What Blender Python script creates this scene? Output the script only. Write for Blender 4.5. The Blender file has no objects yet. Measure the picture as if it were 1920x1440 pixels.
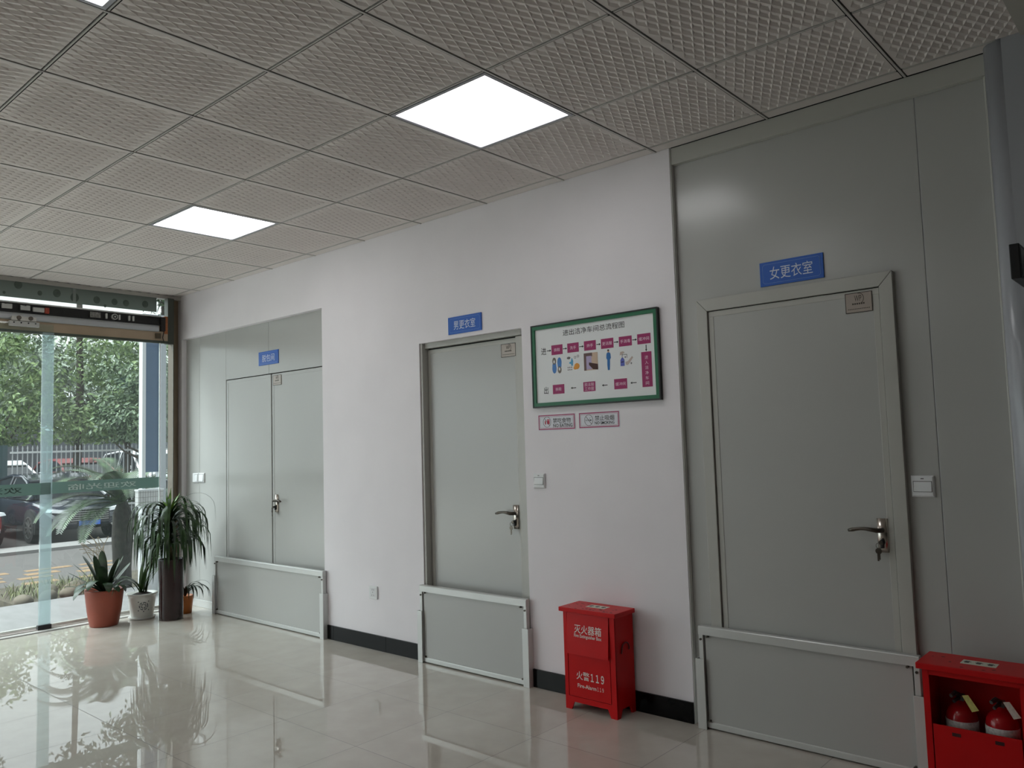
import bpy, bmesh, math, random
from mathutils import Vector, Matrix
import numpy as np
random.seed(7)
S = bpy.context.scene
C = S.collection
PI = math.pi
# ------------------------------------------------------------------ camera, world, exposure
cam_d = bpy.data.cameras.new('camera'); cam = bpy.data.objects.new('camera', cam_d); C.objects.link(cam); S.camera = cam
cam_d.sensor_fit = 'HORIZONTAL'; cam_d.sensor_width = 36.0; cam_d.lens = 36.0 * 1495.0 / 1920.0
cam_d.clip_start = 0.05; cam_d.clip_end = 300
rt = Vector((0.74813362, 0.66287608, -0.02985634)); up = Vector((0.07180496, -0.03614551, 0.99676354)); bk = Vector((0.65965153, -0.74785614, -0.07463946))
m = Matrix.Identity(4)
for i in range(3):
    m[i][0], m[i][1], m[i][2] = rt[i], up[i], bk[i]
m[0][3], m[1][3], m[2][3] = 2.0754, -3.5276, 1.3751
cam.matrix_world = m
S.view_settings.view_transform = 'Standard'; S.view_settings.look = 'None'; S.view_settings.gamma = 1.0
S.view_settings.use_curve_mapping = False; S.view_settings.exposure = 0.0
S.cycles.use_denoising = True
S.cycles.max_bounces = 10; S.cycles.transparent_max_bounces = 16; S.cycles.sample_clamp_indirect = 6.0
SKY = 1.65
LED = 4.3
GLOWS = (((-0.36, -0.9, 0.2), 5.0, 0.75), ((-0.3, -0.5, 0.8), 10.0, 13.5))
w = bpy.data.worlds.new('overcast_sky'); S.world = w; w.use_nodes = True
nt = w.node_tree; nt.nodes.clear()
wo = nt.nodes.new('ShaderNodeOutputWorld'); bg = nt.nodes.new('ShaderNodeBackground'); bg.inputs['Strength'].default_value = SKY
tc = nt.nodes.new('ShaderNodeTexCoord'); ns = nt.nodes.new('ShaderNodeTexNoise'); ns.inputs['Scale'].default_value = 2.2; ns.inputs['Detail'].default_value = 4
cr = nt.nodes.new('ShaderNodeValToRGB')
cr.color_ramp.elements[0].position = 0.3; cr.color_ramp.elements[0].color = (0.84, 0.88, 0.97, 1)
cr.color_ramp.elements[1].position = 0.7; cr.color_ramp.elements[1].color = (0.97, 0.98, 1.0, 1)
nt.links.new(tc.outputs['Generated'], ns.inputs['Vector']); nt.links.new(ns.outputs['Fac'], cr.inputs['Fac'])
# two bright sky lobes added out of view to light the room: a broad one low down, a stronger one high up
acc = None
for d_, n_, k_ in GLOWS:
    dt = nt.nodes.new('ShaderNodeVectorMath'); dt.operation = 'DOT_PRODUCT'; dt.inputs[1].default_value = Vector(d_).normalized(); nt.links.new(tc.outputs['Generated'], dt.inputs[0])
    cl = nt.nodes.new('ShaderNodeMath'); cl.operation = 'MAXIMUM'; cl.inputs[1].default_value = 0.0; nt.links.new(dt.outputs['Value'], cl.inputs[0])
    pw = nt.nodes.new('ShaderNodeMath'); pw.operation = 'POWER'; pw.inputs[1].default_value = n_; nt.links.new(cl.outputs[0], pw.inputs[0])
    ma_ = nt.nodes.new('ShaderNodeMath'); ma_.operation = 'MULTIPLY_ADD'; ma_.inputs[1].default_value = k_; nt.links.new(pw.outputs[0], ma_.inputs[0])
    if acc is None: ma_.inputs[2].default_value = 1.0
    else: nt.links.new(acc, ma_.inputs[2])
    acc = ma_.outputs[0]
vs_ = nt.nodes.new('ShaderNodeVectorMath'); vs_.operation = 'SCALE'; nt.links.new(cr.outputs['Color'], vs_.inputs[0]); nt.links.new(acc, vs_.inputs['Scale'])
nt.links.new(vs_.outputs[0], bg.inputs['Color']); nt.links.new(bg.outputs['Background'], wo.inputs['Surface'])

# ------------------------------------------------------------------ helpers
def lin(c):
    return tuple(((v / 255) / 12.92 if v / 255 <= 0.04045 else ((v / 255 + 0.055) / 1.055) ** 2.4) for v in c) + (1.0,)
MATS = {}
def M(name, col, rough=0.5, metal=0.0, spec=0.5, noise=0.0, nscale=20.0, bump=0.0, bscale=60.0, emit=0.0, coat=0.0, stretch=None):
    """procedural principled material; noise varies the colour, bump roughens the surface"""
    if name in MATS: return MATS[name]
    ma = bpy.data.materials.new(name); ma.use_nodes = True; t = ma.node_tree
    b = t.nodes['Principled BSDF']; c = lin(col)
    b.inputs['Base Color'].default_value = c; b.inputs['Roughness'].default_value = rough; b.inputs['Metallic'].default_value = metal
    b.inputs['Specular IOR Level'].default_value = spec; b.inputs['Coat Weight'].default_value = coat
    if emit:
        b.inputs['Emission Color'].default_value = c; b.inputs['Emission Strength'].default_value = emit
    if noise or bump:
        co = t.nodes.new('ShaderNodeTexCoord'); src = co.outputs['Object']
        if stretch:
            mp = t.nodes.new('ShaderNodeMapping'); mp.inputs['Scale'].default_value = stretch; t.links.new(src, mp.inputs['Vector']); src = mp.outputs['Vector']
        if noise:
            n = t.nodes.new('ShaderNodeTexNoise'); n.inputs['Scale'].default_value = nscale; n.inputs['Detail'].default_value = 5
            r = t.nodes.new('ShaderNodeValToRGB'); r.color_ramp.elements[0].position = 0.3; r.color_ramp.elements[1].position = 0.7
            r.color_ramp.elements[0].color = tuple(v * (1 - noise) for v in c[:3]) + (1,)
            r.color_ramp.elements[1].color = tuple(min(1, v * (1 + noise)) for v in c[:3]) + (1,)
            t.links.new(src, n.inputs['Vector']); t.links.new(n.outputs['Fac'], r.inputs['Fac']); t.links.new(r.outputs['Color'], b.inputs['Base Color'])
        if bump:
            n2 = t.nodes.new('ShaderNodeTexNoise'); n2.inputs['Scale'].default_value = bscale; n2.inputs['Detail'].default_value = 4
            bu = t.nodes.new('ShaderNodeBump'); bu.inputs['Strength'].default_value = bump; bu.inputs['Distance'].default_value = 0.01
            t.links.new(src, n2.inputs['Vector']); t.links.new(n2.outputs['Fac'], bu.inputs['Height']); t.links.new(bu.outputs['Normal'], b.inputs['Normal'])
    MATS[name] = ma
    return ma
def glass_mat(name, tint, refl=1.0, haze=0.0, hazecol=(0.5, 0.6, 0.6, 1), rough=0.0):
    """thin pane: tinted see-through mixed with mirror reflection by fresnel, plus a film of haze or frosting"""
    ma = bpy.data.materials.new(name); ma.use_nodes = True; t = ma.node_tree; t.nodes.clear()
    o = t.nodes.new('ShaderNodeOutputMaterial'); tr = t.nodes.new('ShaderNodeBsdfTransparent'); tr.inputs['Color'].default_value = tint
    gl = t.nodes.new('ShaderNodeBsdfGlossy'); gl.inputs['Roughness'].default_value = rough
    fr = t.nodes.new('ShaderNodeLayerWeight'); p5 = t.nodes.new('ShaderNodeMath'); p5.operation = 'POWER'; p5.inputs[1].default_value = 5.0
    mu = t.nodes.new('ShaderNodeMath'); mu.operation = 'MULTIPLY_ADD'; mu.inputs[1].default_value = 0.9 * refl; mu.inputs[2].default_value = 0.04 * refl
    mx = t.nodes.new('ShaderNodeMixShader'); t.links.new(fr.outputs['Facing'], p5.inputs[0]); t.links.new(p5.outputs[0], mu.inputs[0]); t.links.new(mu.outputs[0], mx.inputs['Fac'])
    base = tr.outputs[0]
    if haze:
        df = t.nodes.new('ShaderNodeBsdfDiffuse'); df.inputs['Color'].default_value = hazecol
        tl = t.nodes.new('ShaderNodeBsdfTranslucent'); tl.inputs['Color'].default_value = hazecol
        m0 = t.nodes.new('ShaderNodeMixShader'); m0.inputs['Fac'].default_value = 0.5
        t.links.new(df.outputs[0], m0.inputs[1]); t.links.new(tl.outputs[0], m0.inputs[2])
        m1 = t.nodes.new('ShaderNodeMixShader'); m1.inputs['Fac'].default_value = haze
        t.links.new(tr.outputs[0], m1.inputs[1]); t.links.new(m0.outputs[0], m1.inputs[2]); base = m1.outputs[0]
    t.links.new(base, mx.inputs[1]); t.links.new(gl.outputs[0], mx.inputs[2]); t.links.new(mx.outputs[0], o.inputs['Surface'])
    return ma
def wl(o):
    v = Vector((0, 0, 0))
    while o is not None:
        v += o.location; o = o.parent
    return v
def obj(name, bm, mat, parent=None, smooth=False, bevel=0.0, seg=2, label=None, world=True):
    me = bpy.data.meshes.new(name)
    if parent is not None and world: bmesh.ops.translate(bm, verts=bm.verts, vec=-wl(parent))
    bmesh.ops.recalc_face_normals(bm, faces=bm.faces) if not getattr(bm, 'keep', False) else None
    bm.to_mesh(me); bm.free()
    o = bpy.data.objects.new(name, me); C.objects.link(o); me.materials.append(mat)
    if parent is not None: o.parent = parent
    if smooth: me.polygons.foreach_set('use_smooth', [True] * len(me.polygons))
    if bevel:
        bv = o.modifiers.new('edge', 'BEVEL'); bv.width = bevel; bv.segments = seg; bv.limit_method = 'ANGLE'; bv.angle_limit = 0.6
    if label: o['label'] = label
    return o
def tag(o, label, cat, group=None, kind=None):
    o['label'] = label; o['category'] = cat
    if group: o['group'] = group
    if kind: o['kind'] = kind
    return o
def thing(name, label, cat, loc, group=None, kind=None):
    o = bpy.data.objects.new(name, None); C.objects.link(o); o.location = loc; o.empty_display_size = 0.1
    return tag(o, label, cat, group, kind)
def B(): return bmesh.new()
def box(bm, x0, x1, y0, y1, z0, z1):
    v = [bm.verts.new(p) for p in ((x0, y0, z0), (x1, y0, z0), (x1, y1, z0), (x0, y1, z0), (x0, y0, z1), (x1, y0, z1), (x1, y1, z1), (x0, y1, z1))]
    for f in ((3, 2, 1, 0), (4, 5, 6, 7), (0, 1, 5, 4), (1, 2, 6, 5), (2, 3, 7, 6), (3, 0, 4, 7)): bm.faces.new([v[i] for i in f])
    return bm
def bx(*a): return box(B(), *a)
def prism(bm, poly, axis, a, b):
    """extrude a 2-D outline along axis (0 x, 1 y, 2 z) from a to b"""
    def P(u, v, t): return ((t, u, v), (u, t, v), (u, v, t))[axis]
    lo = [bm.verts.new(P(u, v, a)) for u, v in poly]; hi = [bm.verts.new(P(u, v, b)) for u, v in poly]
    n = len(poly); bm.faces.new(lo); bm.faces.new(hi[::-1])
    for i in range(n): bm.faces.new((lo[i], hi[i], hi[(i + 1) % n], lo[(i + 1) % n]))
    return bm
def lathe(bm, prof, n=28, c=(0, 0, 0)):
    rings = []
    for r, z in prof:
        if r < 1e-6: rings.append([bm.verts.new((c[0], c[1], c[2] + z))])
        else: rings.append([bm.verts.new((c[0] + r * math.cos(2 * PI * k / n), c[1] + r * math.sin(2 * PI * k / n), c[2] + z)) for k in range(n)])
    for a, b in zip(rings, rings[1:]):
        for k in range(n):
            k2 = (k + 1) % n
            q = [a[k % len(a)], a[k2 % len(a)], b[k2 % len(b)], b[k % len(b)]]
            q = list(dict.fromkeys(q))
            if len(q) > 2: bm.faces.new(q)
    return bm
def tube(bm, pts, r, n=8, flat=1.0):
    pts = [Vector(p) for p in pts]; rings = []; ref = None
    for i, p in enumerate(pts):
        d = (pts[min(i + 1, len(pts) - 1)] - pts[max(i - 1, 0)]).normalized()
        if ref is None: ref = d.orthogonal().normalized()
        ref = (ref - d * ref.dot(d)).normalized(); s = d.cross(ref); rr = r[i] if isinstance(r, (list, tuple)) else r
        rings.append([bm.verts.new(p + ref * math.cos(2 * PI * k / n) * rr + s * math.sin(2 * PI * k / n) * rr * flat) for k in range(n)])
    for a, b in zip(rings, rings[1:]):
        for k in range(n): bm.faces.new((a[k], a[(k + 1) % n], b[(k + 1) % n], b[k]))
    bm.faces.new(rings[0][::-1]); bm.faces.new(rings[-1])
    return bm
def disc(bm, x, z, r, y0, y1, n=20, rz=None):
    return prism(bm, [(x + r * math.cos(2 * PI * k / n), z + (rz or r) * math.sin(2 * PI * k / n)) for k in range(n)], 1, y0, y1)
def ring(bm, x, z, r, wd, y0, y1, n=32, sx=1.0):
    o = [(x + sx * r * math.cos(2 * PI * k / n), z + r * math.sin(2 * PI * k / n)) for k in range(n)]
    i = [(x + sx * (r - wd) * math.cos(2 * PI * k / n), z + (r - wd) * math.sin(2 * PI * k / n)) for k in range(n)]
    for k in range(n): prism(bm, [o[k], o[(k + 1) % n], i[(k + 1) % n], i[k]], 1, y0, y1)
    return bm
def frame(bm, x0, x1, z0, z1, wd, y0, y1):
    box(bm, x0, x1, y0, y1, z1 - wd, z1); box(bm, x0, x1, y0, y1, z0, z0 + wd)
    box(bm, x0, x0 + wd, y0, y1, z0 + wd, z1 - wd); box(bm, x1 - wd, x1, y0, y1, z0 + wd, z1 - wd)
    return bm
def bar(bm, p, q, wd, y0, y1):
    """flat bar on an upright plane from (x,z) p to q"""
    d = Vector((q[0] - p[0], q[1] - p[1])); s = Vector((-d.y, d.x)).normalized() * wd / 2
    return prism(bm, [(p[0] + s.x, p[1] + s.y), (q[0] + s.x, q[1] + s.y), (q[0] - s.x, q[1] - s.y), (p[0] - s.x, p[1] - s.y)], 1, y0, y1)
def arrow(bm, p, q, wd, y0, y1):
    d = Vector((q[0] - p[0], q[1] - p[1])); L = d.length; u = d / L; s = Vector((-u.y, u.x)); h = Vector(p) + u * (L - wd * 2.6)
    bar(bm, p, (h.x, h.y), wd, y0, y1)
    return prism(bm, [(h.x + s.x * wd * 1.5, h.y + s.y * wd * 1.5), q, (h.x - s.x * wd * 1.5, h.y - s.y * wd * 1.5)], 1, y0, y1)
def text_bm(body, bold=0.0):
    cu = bpy.data.curves.new('lettering', 'FONT'); cu.body = body; cu.size = 1.0; cu.extrude = 0.0; cu.offset = bold; cu.resolution_u = 3
    ob = bpy.data.objects.new('lettering', cu); C.objects.link(ob)
    dg = bpy.context.evaluated_depsgraph_get(); me = bpy.data.meshes.new_from_object(ob.evaluated_get(dg))
    bm = B(); bm.from_mesh(me); bpy.data.objects.remove(ob); bpy.data.meshes.remove(me); bpy.data.curves.remove(cu)
    return bm
def lettering(name, body, x0, x1, z0, z1, y, mat, parent, bold=0.0, mapping=None, join=None):
    """flat letters fitted into x0..x1, z0..z1 on the plane at y, facing -y; mapping sends (u,v) elsewhere"""
    bm = text_bm(body, bold)
    us = [v.co.x for v in bm.verts]; vs = [v.co.y for v in bm.verts]
    u0, u1, v0, v1 = min(us), max(us), min(vs), max(vs)
    for v in bm.verts:
        a = (v.co.x - u0) / max(u1 - u0, 1e-6); b = (v.co.y - v0) / max(v1 - v0, 1e-6)
        X = x0 + a * (x1 - x0); Z = z0 + b * (z1 - z0)
        v.co = mapping(X, Z) if mapping else Vector((X, y, Z))
    if join is not None:
        me = bpy.data.meshes.new('letters'); bm.to_mesh(me); bm.free(); join.from_mesh(me); bpy.data.meshes.remove(me); return join
    return obj(name, bm, mat, parent)

# ------------------------------------------------------------------ materials
white_paint = M('white_wall_paint', (238, 233, 237), 0.62, noise=0.02, nscale=3, bump=0.05, bscale=45)
hall_paint = M('hall_wall_paint', (150, 148, 146), 0.7, noise=0.03, nscale=3)  # unseen hall walls darkened so they bounce less light to the right side
panel_grey = M('grey_steel_panel', (182, 182, 179), 0.22, spec=0.55, noise=0.012, nscale=2)
frame_grey = M('grey_aluminium_frame', (184, 183, 177), 0.3, noise=0.02, nscale=6)
rail_grey = M('anodised_rail', (205, 206, 204), 0.3, metal=0.25, noise=0.02, nscale=8)
gap_black = M('shadow_gap', (14, 14, 14), 0.9)
black_tile = M('black_skirting_tile', (14, 14, 15), 0.16, spec=0.15, noise=0.3, nscale=9)
white_plastic = M('white_plastic', (232, 233, 234), 0.35)
slot_dark = M('dark_slot', (25, 25, 26), 0.6)
chrome = M('satin_steel', (196, 188, 180), 0.2, metal=1.0)
dark_steel = M('dark_steel', (92, 86, 80), 0.3, metal=1.0)
sign_blue = M('sign_blue', (20, 92, 190), 0.35)
sign_white = M('sign_white_letters', (214, 224, 238), 0.5)
red_paint = M('red_enamel', (200, 17, 21), 0.38, spec=0.22, noise=0.06, nscale=7)
print_white = M('printed_white', (226, 218, 212), 0.5)
label_paper = M('label_paper', (212, 216, 200), 0.5)
ink = M('black_ink', (16, 16, 18), 0.6)
magenta = M('magenta_print', (158, 24, 96), 0.5)
board_white = M('board_white', (232, 233, 234), 0.4)
green_frame = M('green_board_frame', (14, 104, 68), 0.4)
black_edge = M('black_board_edge', (10, 16, 14), 0.4)
steel_plate = M('brushed_plate', (158, 148, 140), 0.35, metal=0.6)
alu = M('aluminium', (176, 178, 182), 0.35, metal=0.7)

# ------------------------------------------------------------------ floor
def floor_mat():
    ma = bpy.data.materials.new('polished_floor_tile'); ma.use_nodes = True; t = ma.node_tree; b = t.nodes['Principled BSDF']
    co = t.nodes.new('ShaderNodeTexCoord'); sp = t.nodes.new('ShaderNodeSeparateXYZ'); t.links.new(co.outputs['Object'], sp.inputs[0])
    outs = []
    for ax, off in (('X', 2.1986), ('Y', 0.597)):
        a = t.nodes.new('ShaderNodeMath'); a.operation = 'ADD'; a.inputs[1].default_value = off + 58.8; t.links.new(sp.outputs[ax], a.inputs[0])
        d = t.nodes.new('ShaderNodeMath'); d.operation = 'DIVIDE'; d.inputs[1].default_value = 0.588; t.links.new(a.outputs[0], d.inputs[0])
        f = t.nodes.new('ShaderNodeMath'); f.operation = 'FRACT'; t.links.new(d.outputs[0], f.inputs[0])
        s = t.nodes.new('ShaderNodeMath'); s.operation = 'SUBTRACT'; s.inputs[1].default_value = 0.5; t.links.new(f.outputs[0], s.inputs[0])
        ab = t.nodes.new('ShaderNodeMath'); ab.operation = 'ABSOLUTE'; t.links.new(s.outputs[0], ab.inputs[0])
        g = t.nodes.new('ShaderNodeMath'); g.operation = 'GREATER_THAN'; g.inputs[1].default_value = 0.4972; t.links.new(ab.outputs[0], g.inputs[0])
        fl = t.nodes.new('ShaderNodeMath'); fl.operation = 'FLOOR'; t.links.new(d.outputs[0], fl.inputs[0])
        outs.append((g, fl))
    mxm = t.nodes.new('ShaderNodeMath'); mxm.operation = 'MAXIMUM'; t.links.new(outs[0][0].outputs[0], mxm.inputs[0]); t.links.new(outs[1][0].outputs[0], mxm.inputs[1])
    cb = t.nodes.new('ShaderNodeCombineXYZ'); t.links.new(outs[0][1].outputs[0], cb.inputs[0]); t.links.new(outs[1][1].outputs[0], cb.inputs[1])
    wn = t.nodes.new('ShaderNodeTexWhiteNoise'); t.links.new(cb.outputs[0], wn.inputs['Vector'])
    no = t.nodes.new('ShaderNodeTexNoise'); no.inputs['Scale'].default_value = 7; no.inputs['Detail'].default_value = 6; t.links.new(co.outputs['Object'], no.inputs['Vector'])
    ad = t.nodes.new('ShaderNodeMath'); ad.operation = 'MULTIPLY_ADD'; ad.inputs[1].default_value = 0.35; t.links.new(wn.outputs['Value'], ad.inputs[0]); t.links.new(no.outputs['Fac'], ad.inputs[2])
    r = t.nodes.new('ShaderNodeValToRGB'); r.color_ramp.elements[0].position = 0.3; r.color_ramp.elements[1].position = 1.0
    r.color_ramp.elements[0].color = lin((184, 177, 167)); r.color_ramp.elements[1].color = lin((198, 192, 183)); t.links.new(ad.outputs[0], r.inputs['Fac'])
    mx = t.nodes.new('ShaderNodeMix'); mx.data_type = 'RGBA'; mx.inputs['B'].default_value = lin((96, 90, 82))
    t.links.new(mxm.outputs[0], mx.inputs['Factor']); t.links.new(r.outputs['Color'], mx.inputs['A']); t.links.new(mx.outputs['Result'], b.inputs['Base Color'])
    ro = t.nodes.new('ShaderNodeMath'); ro.operation = 'MULTIPLY_ADD'; ro.inputs[1].default_value = 0.4; ro.inputs[2].default_value = 0.012; t.links.new(mxm.outputs[0], ro.inputs[0]); t.links.new(ro.outputs[0], b.inputs['Roughness'])
    b.inputs['IOR'].default_value = 1.9
    return ma
XG, XR, YF, H = -5.24, 9.6, -8.0, 2.852
YW = -7.9
floor = tag(obj('floor', bx(XG + 0.2, XR, YF, 0.07, -0.12, 0.0), floor_mat()), 'polished beige square floor tiles reflecting the windows', 'floor', kind='structure')

# ------------------------------------------------------------------ ceiling
def make_tile():
    """one 0.6 m relief tile: rhombic cells, each a shallow sunk roof shape, fading out towards the border"""
    a = Vector((0.3 / 14, 0.3 / 7)); b = Vector((-0.3 / 14, 0.3 / 7)); bm = B(); h = 0.0056; cache = {}
    def V(x, y, z):
        k = (round(x, 5), round(y, 5), round(z, 5))
        if k not in cache: cache[k] = bm.verts.new((x, y, z))
        return cache[k]
    for i in range(-16, 32):
        for j in range(-16, 32):
            p = a * i + b * j; c = p + (a + b) / 2
            if not (-0.05 < c.x < 0.65 and -0.05 < c.y < 0.65): continue
            d = min(c.x, 0.6 - c.x, c.y, 0.6 - c.y); f = h * max(0.0, min(1.0, (d - 0.02) / 0.03))
            q = [p, p + a, p + a + b, p + b]; v = [V(t.x, t.y, 0) for t in q]
            if f <= 0: bm.faces.new(v); continue
            r0 = c - a * 0.3 + b * 0.07; r1 = c + a * 0.3 + b * 0.07; v0 = V(r0.x, r0.y, f); v1 = V(r1.x, r1.y, f)
            bm.faces.new((v[0], v[1], v1, v0)); bm.faces.new((v[2], v[3], v0, v1)); bm.faces.new((v[3], v[0], v0)); bm.faces.new((v[1], v[2], v1))
    return bm
tile_full = make_tile()
def tile_part(x0, x1, y0, y1):
    bm = tile_full.copy()
    for co, no in (((x0, 0, 0), (-1, 0, 0)), ((x1, 0, 0), (1, 0, 0)), ((0, y0, 0), (0, -1, 0)), ((0, y1, 0), (0, 1, 0))):
        bmesh.ops.bisect_plane(bm, geom=bm.verts[:] + bm.edges[:] + bm.faces[:], plane_co=co, plane_no=no, clear_outer=True)
    bm.verts.index_update(); vs = [tuple(v.co) for v in bm.verts]; fs = [[v.index for v in f.verts][::-1] for f in bm.faces]; bm.free()
    return vs, fs
YO = -1.2798
LIGHTS = {(i, j) for i in (-5, -1) for j in (0, -3, -6, -9)}
V, F, cache = [], [], {}
def add_tile(X0, X1, Y0, Y1, i, j, relief):
    if relief:
        k = tuple(round(t, 4) for t in (X0 - 0.6 * i, X1 - 0.6 * i, Y0 - YO - 0.6 * j, Y1 - YO - 0.6 * j))
        if k not in cache: cache[k] = tile_part(*k)
        vs, fs = cache[k]; n = len(V); V.extend((v[0] + 0.6 * i, v[1] + YO + 0.6 * j, v[2] + H) for v in vs); F.extend([t + n for t in f] for f in fs)
    else:
        n = len(V); V.extend(((X0, Y0, H), (X1, Y0, H), (X1, Y1, H), (X0, Y1, H))); F.append([n + 3, n + 2, n + 1, n])
GX, GY = 0.0098, 0.0086
XBEAM = 1.625
for i in range(-9, 16):
    for j in range(-12, 3):
        if (i, j) in LIGHTS: continue
        X0, X1 = 0.6 * i + GX, 0.6 * i + 0.6 - GX; Y0, Y1 = YO + 0.6 * j + GY, YO + 0.6 * j + 0.6 - GY
        if i == -9: X0 = XG + 0.05
        if j == 2: Y1 = -0.002
        if i == 2: X1 = XBEAM
        add_tile(X0, X1, Y0, Y1, i, j, -9 <= i <= 2 and -4 <= j < 2)
me = bpy.data.meshes.new('ceiling'); me.from_pydata(V, [], F)
ceil = bpy.data.objects.new('ceiling', me); C.objects.link(ceil)
me.materials.append(M('gypsum_ceiling_tile', (220, 212, 208), 0.75, noise=0.02, nscale=4))
tag(ceil, 'grey suspended ceiling of square relief patterned tiles', 'ceiling', kind='structure')
tile_full.free()
g = B()
for i in range(-8, 16):
    if abs(0.6 * i - 1.8) > 0.3: box(g, 0.6 * i - 0.0044, 0.6 * i + 0.0044, YF, 0.0, H - 0.003, H + 0.0055)
for j in range(-11, 3):
    y = YO + 0.6 * j
    for i in range(-9, 16): box(g, max(0.6 * i, XG + 0.03) + 0.012, 0.6 * i + 0.588, y - 0.0030, y + 0.0030, H - 0.002, H + 0.0055)
obj('grid', g, M('grey_tee_bar', (200, 196, 192), 0.5), ceil, label='grey metal tee bars between the tiles')
obj('backing', bx(XG, XR, YF, 0.1, H + 0.0075, H + 0.2), gap_black, ceil)
led_on = M('led_diffuser', (255, 255, 255), 0.5, emit=LED)
led_frame = M('led_frame', (168, 168, 174), 0.4, metal=0.4)
lnames = {(-1, 0): 'large square lit ceiling panel in front of the flow chart wall', (-5, 0): 'square lit ceiling panel nearer the glass entrance and the double door',
          (-1, -3): 'lit ceiling panel cut off by the top edge of the picture'}
for (i, j) in sorted(LIGHTS):
    x, y = 0.6 * i, YO + 0.6 * j
    if y < YF + 0.1: continue
    t = thing('ceiling_light', lnames.get((i, j), 'square lit ceiling panel in the part of the hall out of view'), 'ceiling light', (x + 0.3, y + 0.3, H), 'square panel lights in the ceiling grid')
    b = B(); x0, x1, y0, y1, e = x + GX, x + 0.6 - GX, y + GY, y + 0.6 - GY, 0.016
    box(b, x0, x1, y0, y0 + e, H - 0.003, H + 0.006); box(b, x0, x1, y1 - e, y1, H - 0.003, H + 0.006)
    box(b, x0, x0 + e, y0 + e, y1 - e, H - 0.003, H + 0.006); box(b, x1 - e, x1, y0 + e, y1 - e, H - 0.003, H + 0.006)
    obj('light_frame', b, led_frame, t)
    obj('diffuser', bx(x + GX + 0.016, x + 0.584 - GX, y + GY + 0.016, y + 0.584 - GY, H + 0.001, H + 0.005), led_on, t)

# ------------------------------------------------------------------ walls
R1 = (-5.15, -2.93, 2.44); R2 = (-1.845, -0.95, 2.052); XE = 0.077
wb = B()
for x0, x1, z0, z1 in ((XG, R1[0], 0, H + 0.05), (R1[0], R1[1], R1[2], H + 0.05), (R1[1], R2[0], 0, H + 0.05), (R2[0], R2[1], R2[2], H + 0.05), (R2[1], XE, 0, H + 0.05)):
    box(wb, x0, x1, 0.0, 0.12, z0, z1)
tag(obj('wall_back', wb, white_paint), 'white painted wall with the three doors', 'wall', kind='structure')
def panels(name, xs, z0, z1, y, label):
    """steel sandwich panels butted edge to edge, a fine dark joint between neighbours"""
    b = B()
    for a, c in zip(xs, xs[1:]): box(b, a + 0.0012, c - 0.0012, y, y + 0.05, z0, z1)
    o = tag(obj(name, b, panel_grey, bevel=0.0015), label, 'wall panels', kind='structure')
    obj('joint', bx(xs[0], xs[-1], y + 0.003, y + 0.051, z0, z1), gap_black, o)
    return o
RY = 0.045
panels('wall_left_panels', (-4.424, -3.735, -2.9), 2.008, R1[2], RY, 'grey steel panel band above the double door')
pl = B(); box(pl, R1[0], -4.9012, RY, RY + 0.05, 0, R1[2]); box(pl, -4.8988, -4.4245, RY, RY + 0.05, 0, R1[2])
tag(obj('wall_left_panel', pl, panel_grey, bevel=0.0015), 'grey steel wall panel between glass front and double door', 'wall panels', kind='structure')
tag(obj('trim_1', bx(R1[0], -4.52, RY - 0.012, RY, 0, 0.065), rail_grey, bevel=0.003), 'low aluminium base strip behind the potted plants', 'base strip', kind='structure')
PY = 0.03
pr_ = B()
box(pr_, XE, 1.2188, PY, PY + 0.05, 0, H + 0.02); box(pr_, 1.2212, 1.56, PY, PY + 0.05, 0, H + 0.02)
wr = tag(obj('wall_right_panels', pr_, panel_grey, bevel=0.0015), 'tall grey steel panels around the right door', 'wall panels', kind='structure')
tr = B(); prism(tr, [(PY - 0.002, 2.762), (PY - 0.002, H), (PY - 0.0225, H), (PY - 0.0225, 2.766)], 0, XE + 0.006, 1.5); 
tag(obj('trim_2', tr, frame_grey, bevel=0.0015), 'grey top rail under the ceiling above the right door', 'trim', kind='structure')
tag(obj('trim_3', bx(1.478, 1.5, PY - 0.02, PY, 0, 2.764), frame_grey, bevel=0.004), 'grey upright edge strip by the right column', 'trim', kind='structure')
tag(obj('trim_4', bx(XE, XE + 0.005, PY - 0.026, PY, 0, H), M('white_sealant', (226, 226, 222), 0.3), bevel=0.001), 'white sealant bead where the white wall meets the steel panels', 'sealant', kind='structure')
# rounded column at the right
cp = [(1.49, 0.12), (1.49, -0.02)] + [(1.56 - 0.07 * math.cos(t), -0.02 - 0.065 * math.sin(t)) for t in [PI / 2 * k / 10 for k in range(1, 11)]] + [(2.6, -0.085), (2.6, 0.12)]
col_m = M('grey_column_paint', (172, 174, 180), 0.2, noise=0.02, nscale=3)
o = tag(obj('column', prism(B(), cp, 2, 0, H + 0.02), col_m, smooth=False, bevel=0), 'grey column with a glossy rounded edge at the far right', 'column', kind='structure')
for p in o.data.polygons: p.use_smooth = len(p.vertices) == 4 and p.center.x < 1.56 and p.center.y < 0
tag(obj('wall_right_back', bx(2.6, XR, 0.0, 0.12, 0, H + 0.05), hall_paint), 'unseen grey wall beyond the column, darkened to cut bounce light', 'wall', kind='structure')
tag(obj('beam', bx(XBEAM, 2.1, YF, -0.086, H - 0.012, H + 0.05), M('beam_plaster', (190, 186, 178), 0.6, noise=0.02)), 'smooth plaster beam strip in the ceiling at far right', 'beam', kind='structure')
tag(obj('wall_right', bx(XR, XR + 0.12, YF, 0.12, 0, H + 0.05), hall_paint), 'unseen grey side wall of the hall behind the viewer, darkened to cut bounce light', 'wall', kind='structure')
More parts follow.
